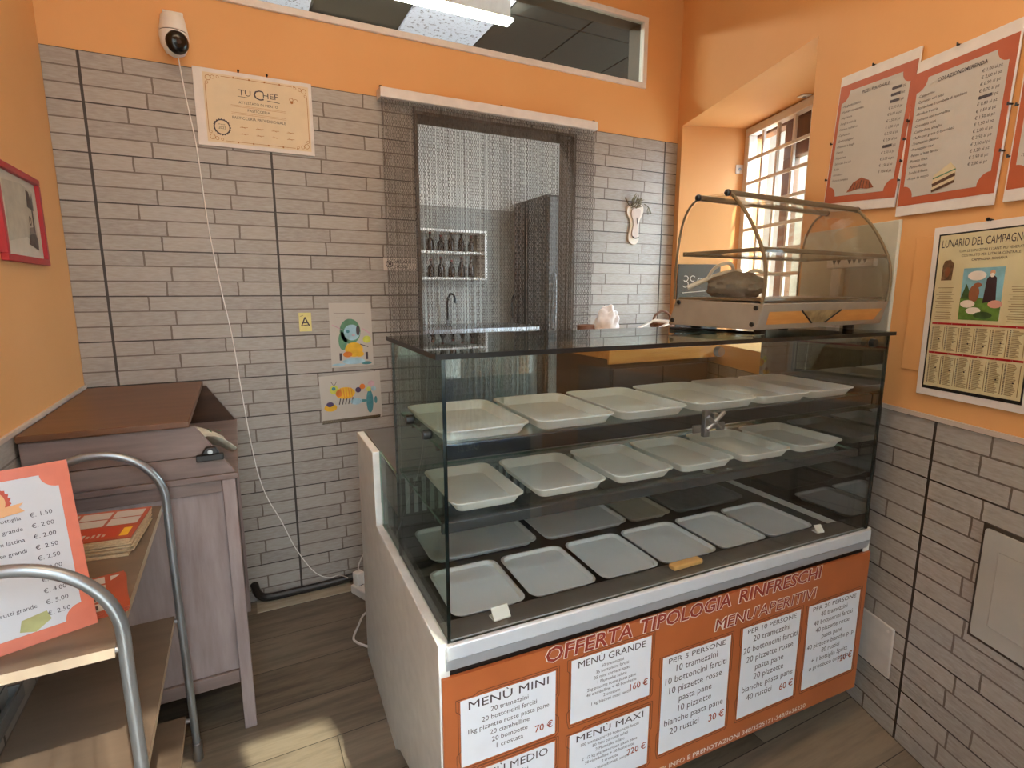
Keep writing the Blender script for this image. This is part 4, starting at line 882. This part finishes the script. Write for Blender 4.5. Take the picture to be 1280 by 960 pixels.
for r, h in prof_:
    for j in range(n_): a = 2 * PI * j / n_; vs.append(c0 + fd * h + uu * (r * math.cos(a)) + vv * (r * 1.05 * math.sin(a)))
s.add(vs, [(i * n_ + j, (i + 1) * n_ + j, (i + 1) * n_ + (j + 1) % n_, i * n_ + (j + 1) % n_) for i in range(len(prof_) - 1) for j in range(n_)])
fc = s.build('black_face', plain('gloss_black', (14, 12, 14), .18), t_, smooth=60)
s = MB(); s.add([c0 + fd * .0490 + uu * (.007 * math.cos(2 * PI * j / 14)) + vv * (.007 * math.sin(2 * PI * j / 14)) for j in range(14)], [tuple(range(14))[::-1]]); s.build('lens', plain('lens_glass', (40, 38, 44), .1), fc, smooth=0)
pts = [on_back(x, y, -.010) for x, y in ((224, 84), (232, 120), (245, 180), (254, 240), (262, 292), (276, 360), (290, 420), (302, 490), (312, 545), (322, 590), (334, 622), (352, 652), (370, 686), (392, 714), (410, 722), (424, 719), (436, 724))]
pts[0] = Vector((.268, -.05, 2.022)); pts[-1] = Vector((.715, -.07, .05)); pts[-2].z = max(pts[-2].z, .03); pts[-3].z = max(pts[-3].z, .03)
o = MB().tube(smooth_path(pts, 5), .0020, 6).build('camera_cable', 'white'); tag(o, 'thin white cable running down the tiles from the wall camera', 'cable')
# black hose along the wall, power strip
o = MB().tube(smooth_path([(.357, -.05, .10), (.368, -.035, .050), (.40, -.030, .024), (.50, -.028, .020), (.60, -.028, .020), (.68, -.030, .024), (.76, -.028, .03)], 6), .0155, 10).build('hose', 'black'); tag(o, 'thick black hose lying along the foot of the tiled wall', 'hose')
A_, B_ = on_z(441, 728, .055), on_z(466, 752, .02)
t_ = thing('power_strip', 'white multi-socket power strip on the floor behind the display case', 'power strip', (.742, -.10, 0), -1.15)
s = MB(); s.box(0, .26, -.026, .026, 0, .038); ps = s.build('body', 'white', t_, bevel=0.005)
s = MB()
for i in range(5):
    for dy in (-.008, 0, .008): s.cyl((.04 + i * .045, dy, .0375), (.04 + i * .045, dy, .0386), .0028, 8)
s.build('socket_holes', 'ink', ps)
t2 = thing('power_plug', 'white charger plug standing in the power strip by the wall', 'plug', (.751, -.118, .0385), -1.15)
s = MB(); s.box(-.016, .020, -.018, .018, 0, .055); s.build('body', 'white', t2, bevel=0.004)
s = MB(); s.tube(smooth_path([(0, 0, .05), (0, .008, .09), (.02, .03, .14), (.07, .045, .16), (.12, .03, .12), (.13, .0, .05), (.09, -.03, .02)]), .0026, 6); s.build('cord', 'white', t2)
g = [on_z(x, y, .006) for x, y in ((463, 756), (455, 768), (448, 782), (442, 797), (446, 803), (456, 807), (467, 811))]
g[0] = Vector((.775, -.30, .02)); g.append(Vector((.76, -.62, .006)))
o = MB().tube(smooth_path(g, 5), .0042, 8).build('extension_cable', 'white'); tag(o, 'white extension cable curving across the floor to the display case', 'cord')

# ------------------------------------------------------------------ wooden desk in the corner
desk = thing('wooden_desk', 'mauve-brown wooden desk with sloping open end in the corner', 'desk', (-.098, -.715, 0))
DW, DD, DT = .445, .69, .777
s = MB(); s.box(0, DW, -.004, DD, DT - .016, DT); s.build('desk_top', 'mauveh', desk, bevel=0.002)
for x0 in (.0, DW - .045):
    for y0 in (0, DD - .045): s = MB(); s.box(x0 + .004, x0 + .036, y0, y0 + .04, 0, DT - .017); s.build('leg', 'mauve', desk, bevel=0.002)
s = MB(); s.box(.037, DW - .042, .006, .03, .725, DT - .017); s.build('top_rail', 'mauveh', desk, bevel=0.0015)
s = MB(); s.box(.037, DW - .042, .006, .03, .150, .188); s.build('bottom_rail', 'mauveh', desk, bevel=0.0015)
s = MB(); s.box(.037, DW - .042, .014, .026, .190, .723); s.build('front_panel', 'mauve', desk)
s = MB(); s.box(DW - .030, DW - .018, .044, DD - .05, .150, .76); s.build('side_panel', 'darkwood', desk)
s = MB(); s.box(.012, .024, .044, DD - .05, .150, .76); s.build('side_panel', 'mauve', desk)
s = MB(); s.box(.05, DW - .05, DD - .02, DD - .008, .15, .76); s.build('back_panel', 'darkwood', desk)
TXr = .343; zs = .832
def slope(z): return DW - .006 - (DW - .006 - TXr) * (z - DT) / (.931 - DT)
s = MB(); s.prism([(0, DT + .001), (slope(DT), DT + .001), (slope(zs - .001), zs - .001), (0, zs - .001)], 'y', 0, .014); s.build('lower_front', 'mauveh', desk, bevel=0.001)
s = MB(); s.prism([(0, zs + .001), (slope(zs + .001), zs + .001), (slope(.914), .914), (0, .914)], 'y', 0, .014); s.build('flap', 'mauveh', desk, bevel=0.001)
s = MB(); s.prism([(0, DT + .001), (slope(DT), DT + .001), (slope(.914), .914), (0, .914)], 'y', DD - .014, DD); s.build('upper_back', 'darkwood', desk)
s = MB(); s.box(0, .012, .015, DD - .015, DT + .001, .914); s.build('upper_side', 'mauve', desk)
s = MB(); s.box(-.002, TXr, -.010, DD, .915, .931); s.build('top_board', ['brown'], desk, bevel=0.002)
t_ = thing('door_latch', 'black plastic latch at the end of the desk flap seam', 'latch', (-.098 + slope(zs) - .048, -.716, zs))
s = MB(); s.box(-.006, .058, -.014, 0, -.012, .006); s.build('lower_plate', 'black', t_, bevel=0.003)
s = MB(); s.prism([(.006, .007), (.050, .007), (.040, .026), (.018, .026)], 'y', -.018, 0); s.build('upper_plate', 'black', t_, bevel=0.003)
s = MB(); s.cyl((.028, -.018, .015), (.028, -.024, .015), .006, 12); s.build('screw', 'steel', t_)
# papers stuffed in the open end
M['napkin'] = plain('printed_napkin', (196, 190, 170), .7, vary=.15, scale=60)
P = on_z(258, 540, DT + .05)
s = MB(); n = 8; vs = []
for i in range(n + 1):
    for j in range(n + 1): u, v = i / n, j / n; vs.append((u * .15 - .10, v * .16, .036 * math.sin(u * 3.1) + .018 * math.sin(v * 7 + u * 3) + .03))
s.add(vs, [(i * (n + 1) + j, (i + 1) * (n + 1) + j, (i + 1) * (n + 1) + j + 1, i * (n + 1) + j + 1) for i in range(n) for j in range(n)])
t_ = thing('paper_packet', 'crumpled pale printed packet sticking out of the open desk end', 'packet', (.300, -.60, DT), .35)
o = s.build('wrapper', 'napkin', t_, smooth=60); sd = o.modifiers.new('t', 'SOLIDIFY'); sd.thickness = .002
s = MB()
for k in range(5): s.tube([(-.08 + k * .028, .02 + .012 * k, .075 + .004 * (k % 2)), (-.06 + k * .022, .09, .074 + .006 * (k % 2))], .0016, 5)
s.build('printed_lines', 'green', o, smooth=0)

# ------------------------------------------------------------------ tubular shelf stand
st = thing('shelf_stand', 'grey tubular shelf stand with beige boards before the wooden desk', 'shelf stand', (.05, -1.07, 0))
YR, YF_, HW = .30, -.30, .133
def arch(y):
    pts = [(-HW - .005, y, 0), (-HW - .002, y, .35), (-HW, y, .66), (-HW, y, .745)]
    for i in range(1, 12): a = PI - PI * i / 12; pts.append((HW * math.cos(a), y, .745 + .133 * math.sin(a)))
    return pts + [(HW, y, .745), (HW, y, .66), (HW + .003, y, .35), (HW + .008, y, 0)]
for y in (YR, YF_):
    s = MB(); s.tube(smooth_path(arch(y), 5), .0095, 12); fr_ = s.build('tube_frame', 'tube', st, smooth=60)
    for x in (-HW - .005, HW + .008): s = MB(); s.lathe([(.012, 0), (.0125, .05), (.0105, .052)], (x, y, 0), 12); s.build('foot_sleeve', 'steel', fr_)
for z, lab in ((.73, 0), (.425, 1), (.13, 2)):
    s = MB(); x0, x1, y0, y1 = -HW + .012, HW - .012, YF_ - .008, YR + .012
    s.box(x0, x1, y0, y1, z - .016, z); o = s.build('shelf_board', ['shelfb', 'shelfe'], st, smooth=0)  # top coloured darker for shade, edge bands lighter as if lit
    for p in o.data.polygons:
        if abs(p.normal.z) < .5: p.material_index = 1
    for x, sx in ((x0, -1), (x1, 1)):
        for y in (YR, YF_): s = MB(); s.cyl((x, y, z - .008), (x + sx * .010, y, z - .008), .0055, 10); s.build('bolt', 'steel', o)
SZ = .7305
# flyers
M['flyer'] = plain('flyer_print', (166, 76, 48), .45, vary=.12, scale=12); M['flyedge'] = plain('flyer_edges', (196, 172, 138), .7, vary=.2, scale=200)
def flyer(name, label, group, c, rz, w, d, z, th, mat):
    s = MB(); s.box(-w / 2, w / 2, -d / 2, d / 2, 0, th); o = s.build(name, mat, None, (c[0], c[1], z), rz, smooth=0); tag(o, label, 'flyer', group); return o
FR, BR = on_z(161, 671, SZ + .036), on_z(187, 633, SZ + .036); dv = BR - FR; rz = math.atan2(dv.y, dv.x) - PI / 2; fd_ = dv.length
fw = .20; ux = Vector((math.cos(rz), math.sin(rz), 0)); c0 = (FR + BR) / 2 - ux * (fw / 2)
rnd = random.Random(4)
n = 13
for i in range(n):
    dz = .0028 * i; cx, cy = c0.x + rnd.uniform(-.004, .005), c0.y + rnd.uniform(-.004, .004) - .006 * (1 - i / n)
    if i < n - 1: flyer('flyer', 'printed flyer inside the thick flyer stack on the upper stand shelf', 'flyers in the thick stack', (cx, cy), rz + rnd.uniform(-.03, .03), fw, fd_, SZ + dz, .0026, 'flyedge')
    else:
        o = flyer('flyer', 'orange flyer with photos on top of the thick stack', None, (cx, cy), rz, fw, fd_, SZ + dz, .0024, ['flyer'])
        s = MB(); zt = .0028
        def zq(x0, x1, y0, y1, m=0, dz_=0.0): s.add([(x0, y0, zt + dz_), (x1, y0, zt + dz_), (x1, y1, zt + dz_), (x0, y1, zt + dz_)], [(0, 1, 2, 3)], m)
        for ix in range(3):
            for iy in range(2): zq(-fw / 2 + .012 + ix * .062, -fw / 2 + .068 + ix * .062, -.010 + iy * (fd_ * .26), -.010 + iy * (fd_ * .26) + fd_ * .23)
        zq(-.02, .07, -fd_ / 2 + .01, -.018, 1); zq(-.095, -.03, -fd_ / 2 + .006, -.016, 2); zq(.075, .09, -fd_ / 2 + .012, -.03, 3)
        for k in range(7): zq(-.01 + k * .009, -.005 + k * .009, -fd_ / 2 + .016, -fd_ / 2 + .016 + .012 * (1 + (k % 3) * .3), 0, .0003)
        s.build('print', ['boardwhite', plain('flyer_red', (176, 62, 36), .45), plain('flyer_food_photo', (70, 54, 34), .5, vary=.5, scale=60), 'yellow'], o, smooth=0)
TR, BR2 = on_z(155, 713, SZ + .008), on_z(163, 756, SZ + .008); dv = TR - BR2; rz = math.atan2(dv.y, dv.x) - PI / 2; L = dv.length; ux = Vector((math.cos(rz), math.sin(rz), 0)); c0 = (TR + BR2) / 2 - ux * .07
for i in range(3):
    top = i == 2
    o = flyer('flyer', 'orange price flyer with white table leaning against the menu board' if top else 'flyer lying under the orange price flyer on the stand', None if top else 'flyers under the price flyer', (c0.x, c0.y), rz + (.02 * i - .04), .14, L, SZ + i * .0028, .0024, ['flyer'])
    if top:
        s = MB(); zt = .0028
        for r in range(4): zq(-.062, .040, -L / 2 + .008 + r * L * .235, -L / 2 + .008 + r * L * .235 + L * .19)
        s.add([(.048, L / 2 - .01, zt), (.048, L / 2 - .030, zt), (.064, L / 2 - .012, zt)], [(0, 1, 2)], 0)
        for r in range(4):
            for k in range(8): zq(-.055 + k * .011, -.050 + k * .011, -L / 2 + .014 + r * L * .235, -L / 2 + .014 + r * L * .235 + L * .10, 1, .0003)
        s.build('print', ['boardwhite', 'ink'], o, smooth=0)
        o['label'] = 'orange price flyer with white table beside the leaning menu board'
# menu board leaning on the top shelf
def concave(w, h, bx, bz, r, n=8):
    out = []
    for cx, cz, a0 in ((bx, bz, PI / 2), (w - bx, bz, PI), (w - bx, h - bz, 1.5 * PI), (bx, h - bz, 0)):
        for i in range(n + 1): a = a0 - PI / 2 * i / n; out.append((cx + r * math.cos(a), cz + r * math.sin(a)))
    return out
BW, BH = .20, .272; rz = math.radians(19.5)
bo = Vector((.136, -1.289, SZ)) - Vector((math.cos(rz), math.sin(rz), 0)) * BW
t_ = thing('menu_board', 'orange bordered price board leaning on the tubular stand', 'menu board', bo); t_.rotation_euler = (-math.radians(21.5), 0, rz)
s = MB(); s.box(0, BW, 0, .006, 0, BH); bb = s.build('board', [plain('orange_board_print', (196, 100, 70), .4, vary=.08), 'white'], t_, smooth=0)
s = MB(); s.poly(concave(BW, BH, .016, .018, .022), -.0008); ws = s.build('white_field', 'boardfield', bb, smooth=0)
s = MB(); y = -.0014
for i, v in enumerate(('€. 1.50', '€. 2.00', '€. 2.00', '€. 2.50', '€. 2.50', '€. 2.00', '€. 3.00', '€. 4.00', '€. 5.00', '€. 2.50')): s.text(v, BW - .030, .190 - i * .0172, .0068, y, align='R')
for i, v in ((0, 'Birra in bottiglia'), (1, 'Birra grande'), (2, 'Bibite in lattina'), (3, 'Bibite grandi'), (8, 'Frutti grande')): s.text(v, BW - .068, .190 - i * .0172, .0062, y, align='R')
s.build('price_lettering', 'ink', ws, smooth=0)
s = MB(); cx, cz = .096, .222
s.poly([(cx + (.029 if k % 2 else .0265) * math.cos(2 * PI * k / 48), cz + (.029 if k % 2 else .0265) * math.sin(2 * PI * k / 48)) for k in range(48)], y, 0); s.disc(cx, cz, .022, y - .0004, 1, 30); s.poly([(cx - .042, cz - .028), (cx + .042, cz - .020), (cx + .036, cz - .012), (cx + .042, cz - .006), (cx - .042, cz - .014), (cx - .036, cz - .021)], y - .0006, 1)
s.text('Salera', cx, cz - .0215, .007, y - .0010, 2); s.disc(cx - .005, cz + .004, .010, y - .0008, 3, 16); s.disc(cx + .008, cz + .006, .007, y - .0009, 3, 16)
s.poly([(.108, .024), (.126, .018), (.146, .030), (.142, .044), (.112, .040)], y, 4)
s.build('badge_print', [plain('badge_red', (176, 66, 40), .5), plain('badge_tan', (206, 156, 106), .5), 'ink', plain('badge_bread', (196, 130, 80), .5), plain('olive_print', (150, 150, 96), .5, vary=.2)], ws, smooth=0)
# grey tray on the middle board of the stand
P = on_z(33, 866, .43); o = MB().box(-.05, .05, -.13, .13, 0, .006).add([], []).box(-.05, -.045, -.13, .13, .006, .03).box(.045, .05, -.13, .13, .006, .03).box(-.045, .045, .125, .13, .006, .03).box(-.045, .045, -.13, -.125, .006, .03).build('serving_tray', plain('grey_tray', (122, 124, 122), .4), None, (min(P.x - .052, .0), P.y - .13, .4255), 0.0, bevel=0.001); tag(o, 'shallow grey tray on the middle board of the tubular stand', 'tray')
# red framed picture
t_ = thing('framed_picture', 'small red framed black and white picture on the orange wall', 'picture', (XL, -.598, 1.331)); t_.rotation_euler = (0, 0, PI / 2)
W, H = .332, .236
s = MB(); f = .017
s.box(0, W, -.016, 0, 0, f); s.box(0, W, -.016, 0, H - f, H); s.box(0, f, -.016, 0, f, H - f); s.box(W - f, W, -.016, 0, f, H - f); s.build('frame', 'redframe', t_, bevel=0.002)
s = MB(); s.box(f, W - f, -.006, -.001, f, H - f); mt = s.build('mat', plain('grey_mat_board', (196, 186, 168), .6), t_, smooth=0)
s = MB(); y = -.0066; X = W - .05
s.poly([(.06, .050), (X - .085, .070), (X, .045), (X + .004, .195), (X - .085, .205), (.06, .195)], y, 0)
s.poly([(X - .08, .052), (X - .005, .040), (X, .066), (X - .015, .085), (X - .06, .078)], y - .0004, 1); s.poly([(X - .055, .150), (X - .005, .145), (X - .005, .190), (X - .02, .170), (X - .03, .192), (X - .052, .195)], y - .0004, 1); s.poly([(X - .028, .085), (X - .012, .085), (X - .014, .146), (X - .022, .146)], y - .0004, 1)
s.ring(X - .045, .115, .008, .013, y - .0004, 1, 16, sx=.7); s.poly([(X - .065, .08), (X - .02, .082), (X - .03, .10), (X - .06, .095)], y - .0006, 2)
s.build('photo_print', [plain('photo_light', (176, 166, 146), .5, vary=.12, scale=30), plain('photo_dark', (76, 68, 60), .5, vary=.3, scale=60), plain('photo_mid', (128, 118, 104), .5)], mt, smooth=0)

# ------------------------------------------------------------------ boards on the right wall
def wall_thing(name, label, cat, s_, z, roll=0.0, off=.001):
    t_ = thing(name, label, cat, RW0 + RD * s_ - RN * off + Vector((0, 0, z)), RT); t_.rotation_euler = (0, roll, RT); return t_
def price_board(label, s_, z, roll, w, h, title, items, prices, pic, struck=()):
    t_ = wall_thing('menu_board', label, 'menu board', s_, z, roll, .005)
    s = MB(); s.box(0, w, -.004, 0, 0, h); b_ = s.build('backing', 'frame_white', t_, bevel=0.001)
    s = MB(); s.poly([(.004, .026), (w - .003, .026), (w - .003, h - .028), (.004, h - .028)], -.0046); og = s.build('orange_sheet', 'boardorange', b_, smooth=0)
    s = MB(); s.poly([(x, z_ + .026) for x, z_ in concave(w, h - .054, .018, .020, .030)], -.0052); wf = s.build('white_field', 'boardwhite', og, smooth=0)
    s = MB(); y = -.0058; top = h - .068
    s.text(title, w * .52, top, .0085, y, bold=.015)
    n = len(items); dz = (top - .115) / max(1, n - 1)
    for i, (a, b) in enumerate(zip(items, prices)):
        zz = top - .024 - i * dz; s.text('-' + a, .026, zz, .0066, y, align='L'); s.text(b, w - .030, zz + .006, .0070, y, align='R')
        if i in struck: s.line(w - .075, zz + .009, w - .045, zz + .0095, .007, y - .0004)
    s.build('lettering', 'ink', wf, smooth=0)
    s = MB(); y -= .0004
    if pic == 'croissant':
        cx, cz = w * .52, .072
        s.poly([(cx - .052, cz - .018), (cx - .030, cz + .008), (cx, cz + .020), (cx + .032, cz + .010), (cx + .054, cz - .012), (cx + .030, cz - .014), (cx, cz - .010), (cx - .030, cz - .016)], y, 0)
        for k in range(-3, 4): s.line(cx + k * .013, cz - .012, cx + k * .011 + .003, cz + .013 - abs(k) * .003, .0022, y - .0004, 1)
    else:
        cx, cz = w * .50, .078
        s.poly([(cx - .030, cz - .030), (cx + .030, cz - .012), (cx + .030, cz + .020), (cx + .014, cz + .036), (cx - .030, cz + .012)], y, 2); s.line(cx - .03, cz - .012, cx + .03, cz + .006, .008, y - .0004, 1); s.line(cx - .03, cz + .004, cx + .03, cz + .018, .003, y - .0004, 3); s.line(cx - .03, cz - .026, cx + .03, cz - .010, .006, y - .0004, 1)
    s.build('food_print', [plain('croissant_brown', (150, 78, 40), .5, vary=.2, scale=120), plain('dark_food', (84, 54, 34), .5), plain('bread_tan', (206, 188, 152), .5), 'green'], wf, smooth=0)
    for x, z_ in ((w * .45, h), (.0, h * .52), (.0, h * .25), (w, h * .55), (w, h * .30)): s = MB(); s.cyl((x, .002, z_), (x, -.010, z_), .0022, 8); s.cyl((x, -.010, z_ - .003), (x, -.010, z_ + .004), .0020, 6); s.build('wall_hook', 'darker', t_)
    return t_
price_board('croissant price board hanging nearest the window niche', 1.176, 1.512, .083, .290, .398, 'PIZZA PERSONALE', ['Margherita classica', 'Marinara classica rossa', 'Napoletana', 'Funghi e salsiccia', 'Patate e rosmarino', 'Capricciosa', 'Quattro stagioni', 'Prosciutto e funghi', 'Diavola', 'Vegetariana', 'Salsiccia e friarielli', 'Bufala', 'Pomodoro', 'Focaccia semplice'], ['€ 1,80 al pz', '€ 2,00 al pz', '€ 2,20 al pz', '€ 2,50 al pz', '€ 2,00 al pz', '€ 2,50 al pz', '€ 2,50 al pz', '€ 2,50 al pz', '€ 2,00 al pz', '€ 2,20 al pz', '€ 2,50 al pz', '€ 3,00 al pz', '€ 1,50 al pz', '€ 1,50 al pz'], 'croissant', (0, 1, 2, 9))
price_board('tall sandwich price board hanging above the country calendar', 1.472, 1.461, .028, .273, .386, 'COLAZIONE/MERENDA', ['Cappuccino', 'Cornetto vari gusti', 'Bombolone o ciambella di zucchero', 'Girella e treccia', 'Cornetto con marmellata', 'Crostatina misti', 'Ciambellone al taglio', 'Muffin con gocce di cioccolato', 'Tramezzino classico', 'Tramezzino maxi', 'Panino al latte farcito', 'Pizzetta rossa', 'Panino farcito', 'Succhi di frutta', 'Acqua da mezzo'], ['€ 1,00 al pz', '€ 2,00 al pz', '€ 0,90 al pz', '€ 0,70 al pz', '€ 1,00 al pz', '€ 0,80 al pz', '€ 1,50 al pz', '€ 1,50 al pz', '€ 1,50 al pz', '€ 2,00 al pz', '€ 2,50 al pz', '€ 3,00 al pz', '€ 3,20 al pz', '€ 2,50 al pz', '€ 2,00 al pz'], 'sandwich', (4,))
price_board('third price board counted from the window niche, after the sandwich board', 1.765, 1.455, .02, .29, .39, 'BIBITE', ['Caffe', 'Te caldo'], ['€ 1,00 al pz', '€ 1,50 al pz'], 'sandwich')
# country calendar
CS, CZ0, CWd, CH = 1.612, .992, .272, .425
t_ = wall_thing('wall_calendar', 'country moon calendar with farm picture hanging below the price boards', 'calendar', CS, CZ0, -.012, .004)
s = MB(); s.box(-.006, CWd, -.003, 0, 0, CH); b_ = s.build('backing', 'frame_white', t_, bevel=0.001)
s = MB(); s.poly([(.010, .018), (CWd - .012, .018), (CWd - .012, CH - .018), (.010, CH - .018)], -.0036); bk = s.build('black_border', 'black', b_, smooth=0)
s = MB(); s.poly([(.015, .026), (CWd - .016, .026), (CWd - .016, CH - .022), (.015, CH - .022)], -.0042); sh_ = s.build('sheet', 'tan', bk, smooth=0)
s = MB(); y = -.0048; cx = CWd / 2
s.text('LUNARIO DEL CAMPAGNOLO', cx, CH - .052, .019, y, 0, fit=CWd - .045)
for i, tx in enumerate(('CON LE LUNAZIONI E I SANTI PIU VENERATI', 'COSTRUITO PER L ITALIA CENTRALE', 'CAMPAGNA ROMANA')): s.text(tx, cx + .01, CH - .066 - i * .011, .0058, y, 0, fit=.15)
rnd = random.Random(9)
for i in range(15): z_ = CH - .150 - i * .0055; w_ = rnd.uniform(.016, .026); s.line(.046 - w_, z_, .046 + w_, z_, .0013, y, 1); s.line(CWd - .046 - w_, z_, CWd - .046 + w_, z_, .0013, y, 1)
for r, (zt, zb) in enumerate(((.178, .118), (.104, .034))):
    s.poly([(.020, zt + .006), (CWd - .020, zt + .006), (CWd - .020, zt + .011), (.020, zt + .011)], y, 2)
    for c_ in range(6):
        x = .022 + c_ * .0385; s.text('%d' % (1 + c_ + 6 * r), x + .014, zt + .0065, .0035, y - .0004, 3)
        k = 0; z_ = zt
        while z_ > zb: s.line(x, z_, x + .003, z_, .0014, y, 0); s.line(x + .006, z_, x + .006 + rnd.uniform(.012, .024), z_, .0012, y, 1); z_ -= .0030; k += 1
        s.line(x + .034, zt, x + .034, zb, .0012, y, 1); s.disc(x + .022, zt - .035 + rnd.uniform(-.006, .006), .0018, y - .0003, 0, 8)
s.build('lettering', ['ink', plain('faded_ink', (136, 118, 84), .5), 'redframe', 'boardwhite'], sh_, smooth=0)
s = MB(); px0, px1, pz0, pz1 = .088, .186, .198, CH - .105
s.poly([(px0, pz0), (px1, pz0), (px1, pz1), (px0, pz1)], y, 0); s.poly([(px0, pz0), (px1, pz0), (px1, pz0 + .045), (px0 + .02, pz0 + .056), (px0, pz0 + .050)], y - .0004, 1); s.poly([(px0, pz0 + .05), (px0 + .012, pz0 + .085), (px0 + .03, pz0 + .05)], y - .0005, 2)
s.disc(px0 + .035, pz1 - .018, .016, y - .0004, 3, 16, 1.4, .7); s.poly([(px0 + .056, pz0 + .040), (px0 + .086, pz0 + .046), (px0 + .082, pz0 + .098), (px0 + .070, pz0 + .108), (px0 + .060, pz0 + .095)], y - .0008, 4); s.disc(px0 + .072, pz0 + .110, .006, y - .0010, 5, 12); s.disc(px0 + .072, pz0 + .104, .005, y - .0012, 3, 10)
s.disc(px0 + .033, pz0 + .062, .016, y - .0008, 6, 14, .8, 1.3); s.disc(px0 + .040, pz0 + .082, .007, y - .0009, 6, 10, 1.4, .8); s.disc(px0 + .020, pz0 + .038, .013, y - .0009, 3, 12, 1.4, .7); s.disc(px0 + .036, pz0 + .022, .012, y - .001, 3, 12, 1.5, .7); s.disc(px0 + .086, pz0 + .038, .013, y - .001, 7, 12, 1.3, .7); s.disc(px0 + .060, pz0 + .012, .014, y - .0011, 2, 12, 1.6, .6)
s.poly([(.030, CH - .132), (.058, CH - .132), (.060, CH - .092), (.050, CH - .082), (.036, CH - .084), (.031, CH - .095)], y, 8); s.disc(.045, CH - .112, .008, y - .0004, 6, 10, .8, 1.6)
s.build('farm_print', [plain('print_sky', (126, 176, 190), .5, vary=.2, scale=30), plain('print_grass', (92, 126, 52), .5, vary=.3, scale=60), plain('print_dark_green', (60, 84, 44), .5, vary=.3, scale=60), plain('print_cloud', (226, 216, 204), .5), plain('print_robe', (58, 40, 44), .5, vary=.2), plain('print_skin', (206, 156, 120), .5), plain('print_brown', (140, 86, 56), .5, vary=.2), plain('print_pink', (206, 150, 136), .5), plain('print_sepia', (110, 84, 60), .5, vary=.4, scale=90)], sh_, smooth=0)
s = MB(); s.cyl((CWd * .5, .002, CH + .001), (CWd * .5, -.010, CH + .003), .003, 8); s.sphere((CWd * .5, -.010, CH + .003), .0045, n=8, k=6); s.build('wall_hook', 'darker', t_)
# flush painted hatch, tiled access panel, white cover plate
s = MB(); s.box(1.545, 2.05, -.003, 0, 1.05, 1.398); struct(s.build('trim_5', 'orange', None, RW0, RT, bevel=0.001), 'painted flush hatch behind the calendar')
t_ = wall_thing('access_panel', 'framed tile-coloured access hatch low on the tiled wall', 'access panel', 1.833, .438, 0, .004)
W, H = .30, .288
M['hatch'] = plain('hatch_grey', (176, 172, 164), .4, vary=.08, scale=8)
s = MB(); s.box(0, W, -.004, 0, 0, H); s.build('frame_gap', plain('dark_joint', (70, 62, 56), .6), t_, smooth=0)
s = MB(); s.prism([(x + W / 2, z_ + H / 2) for x, z_ in rrect(W - .018, H - .018, .008)], 'y', -.010, -.0041); lid = s.build('lid', 'hatch', t_, bevel=0.0015)
s = MB(); s.box(.048, W - .048, -.0125, -.0101, .052, H - .052); s.build('inner_field', 'hatch', lid, bevel=0.002)
t_ = wall_thing('cover_plate', 'blank white cover plate low on the tiles next to the case', 'cover plate', 1.522, .160, 0, .004)
s = MB(); s.box(0, .115, -.007, 0, 0, .155); s.build('plate', plain('cover_plastic', (206, 200, 194), .4), t_, bevel=0.003)
s = MB(); s.cyl((.098, -.0071, .140), (.098, -.0085, .140), .004, 10); s.build('screw', 'frame_white', t_)
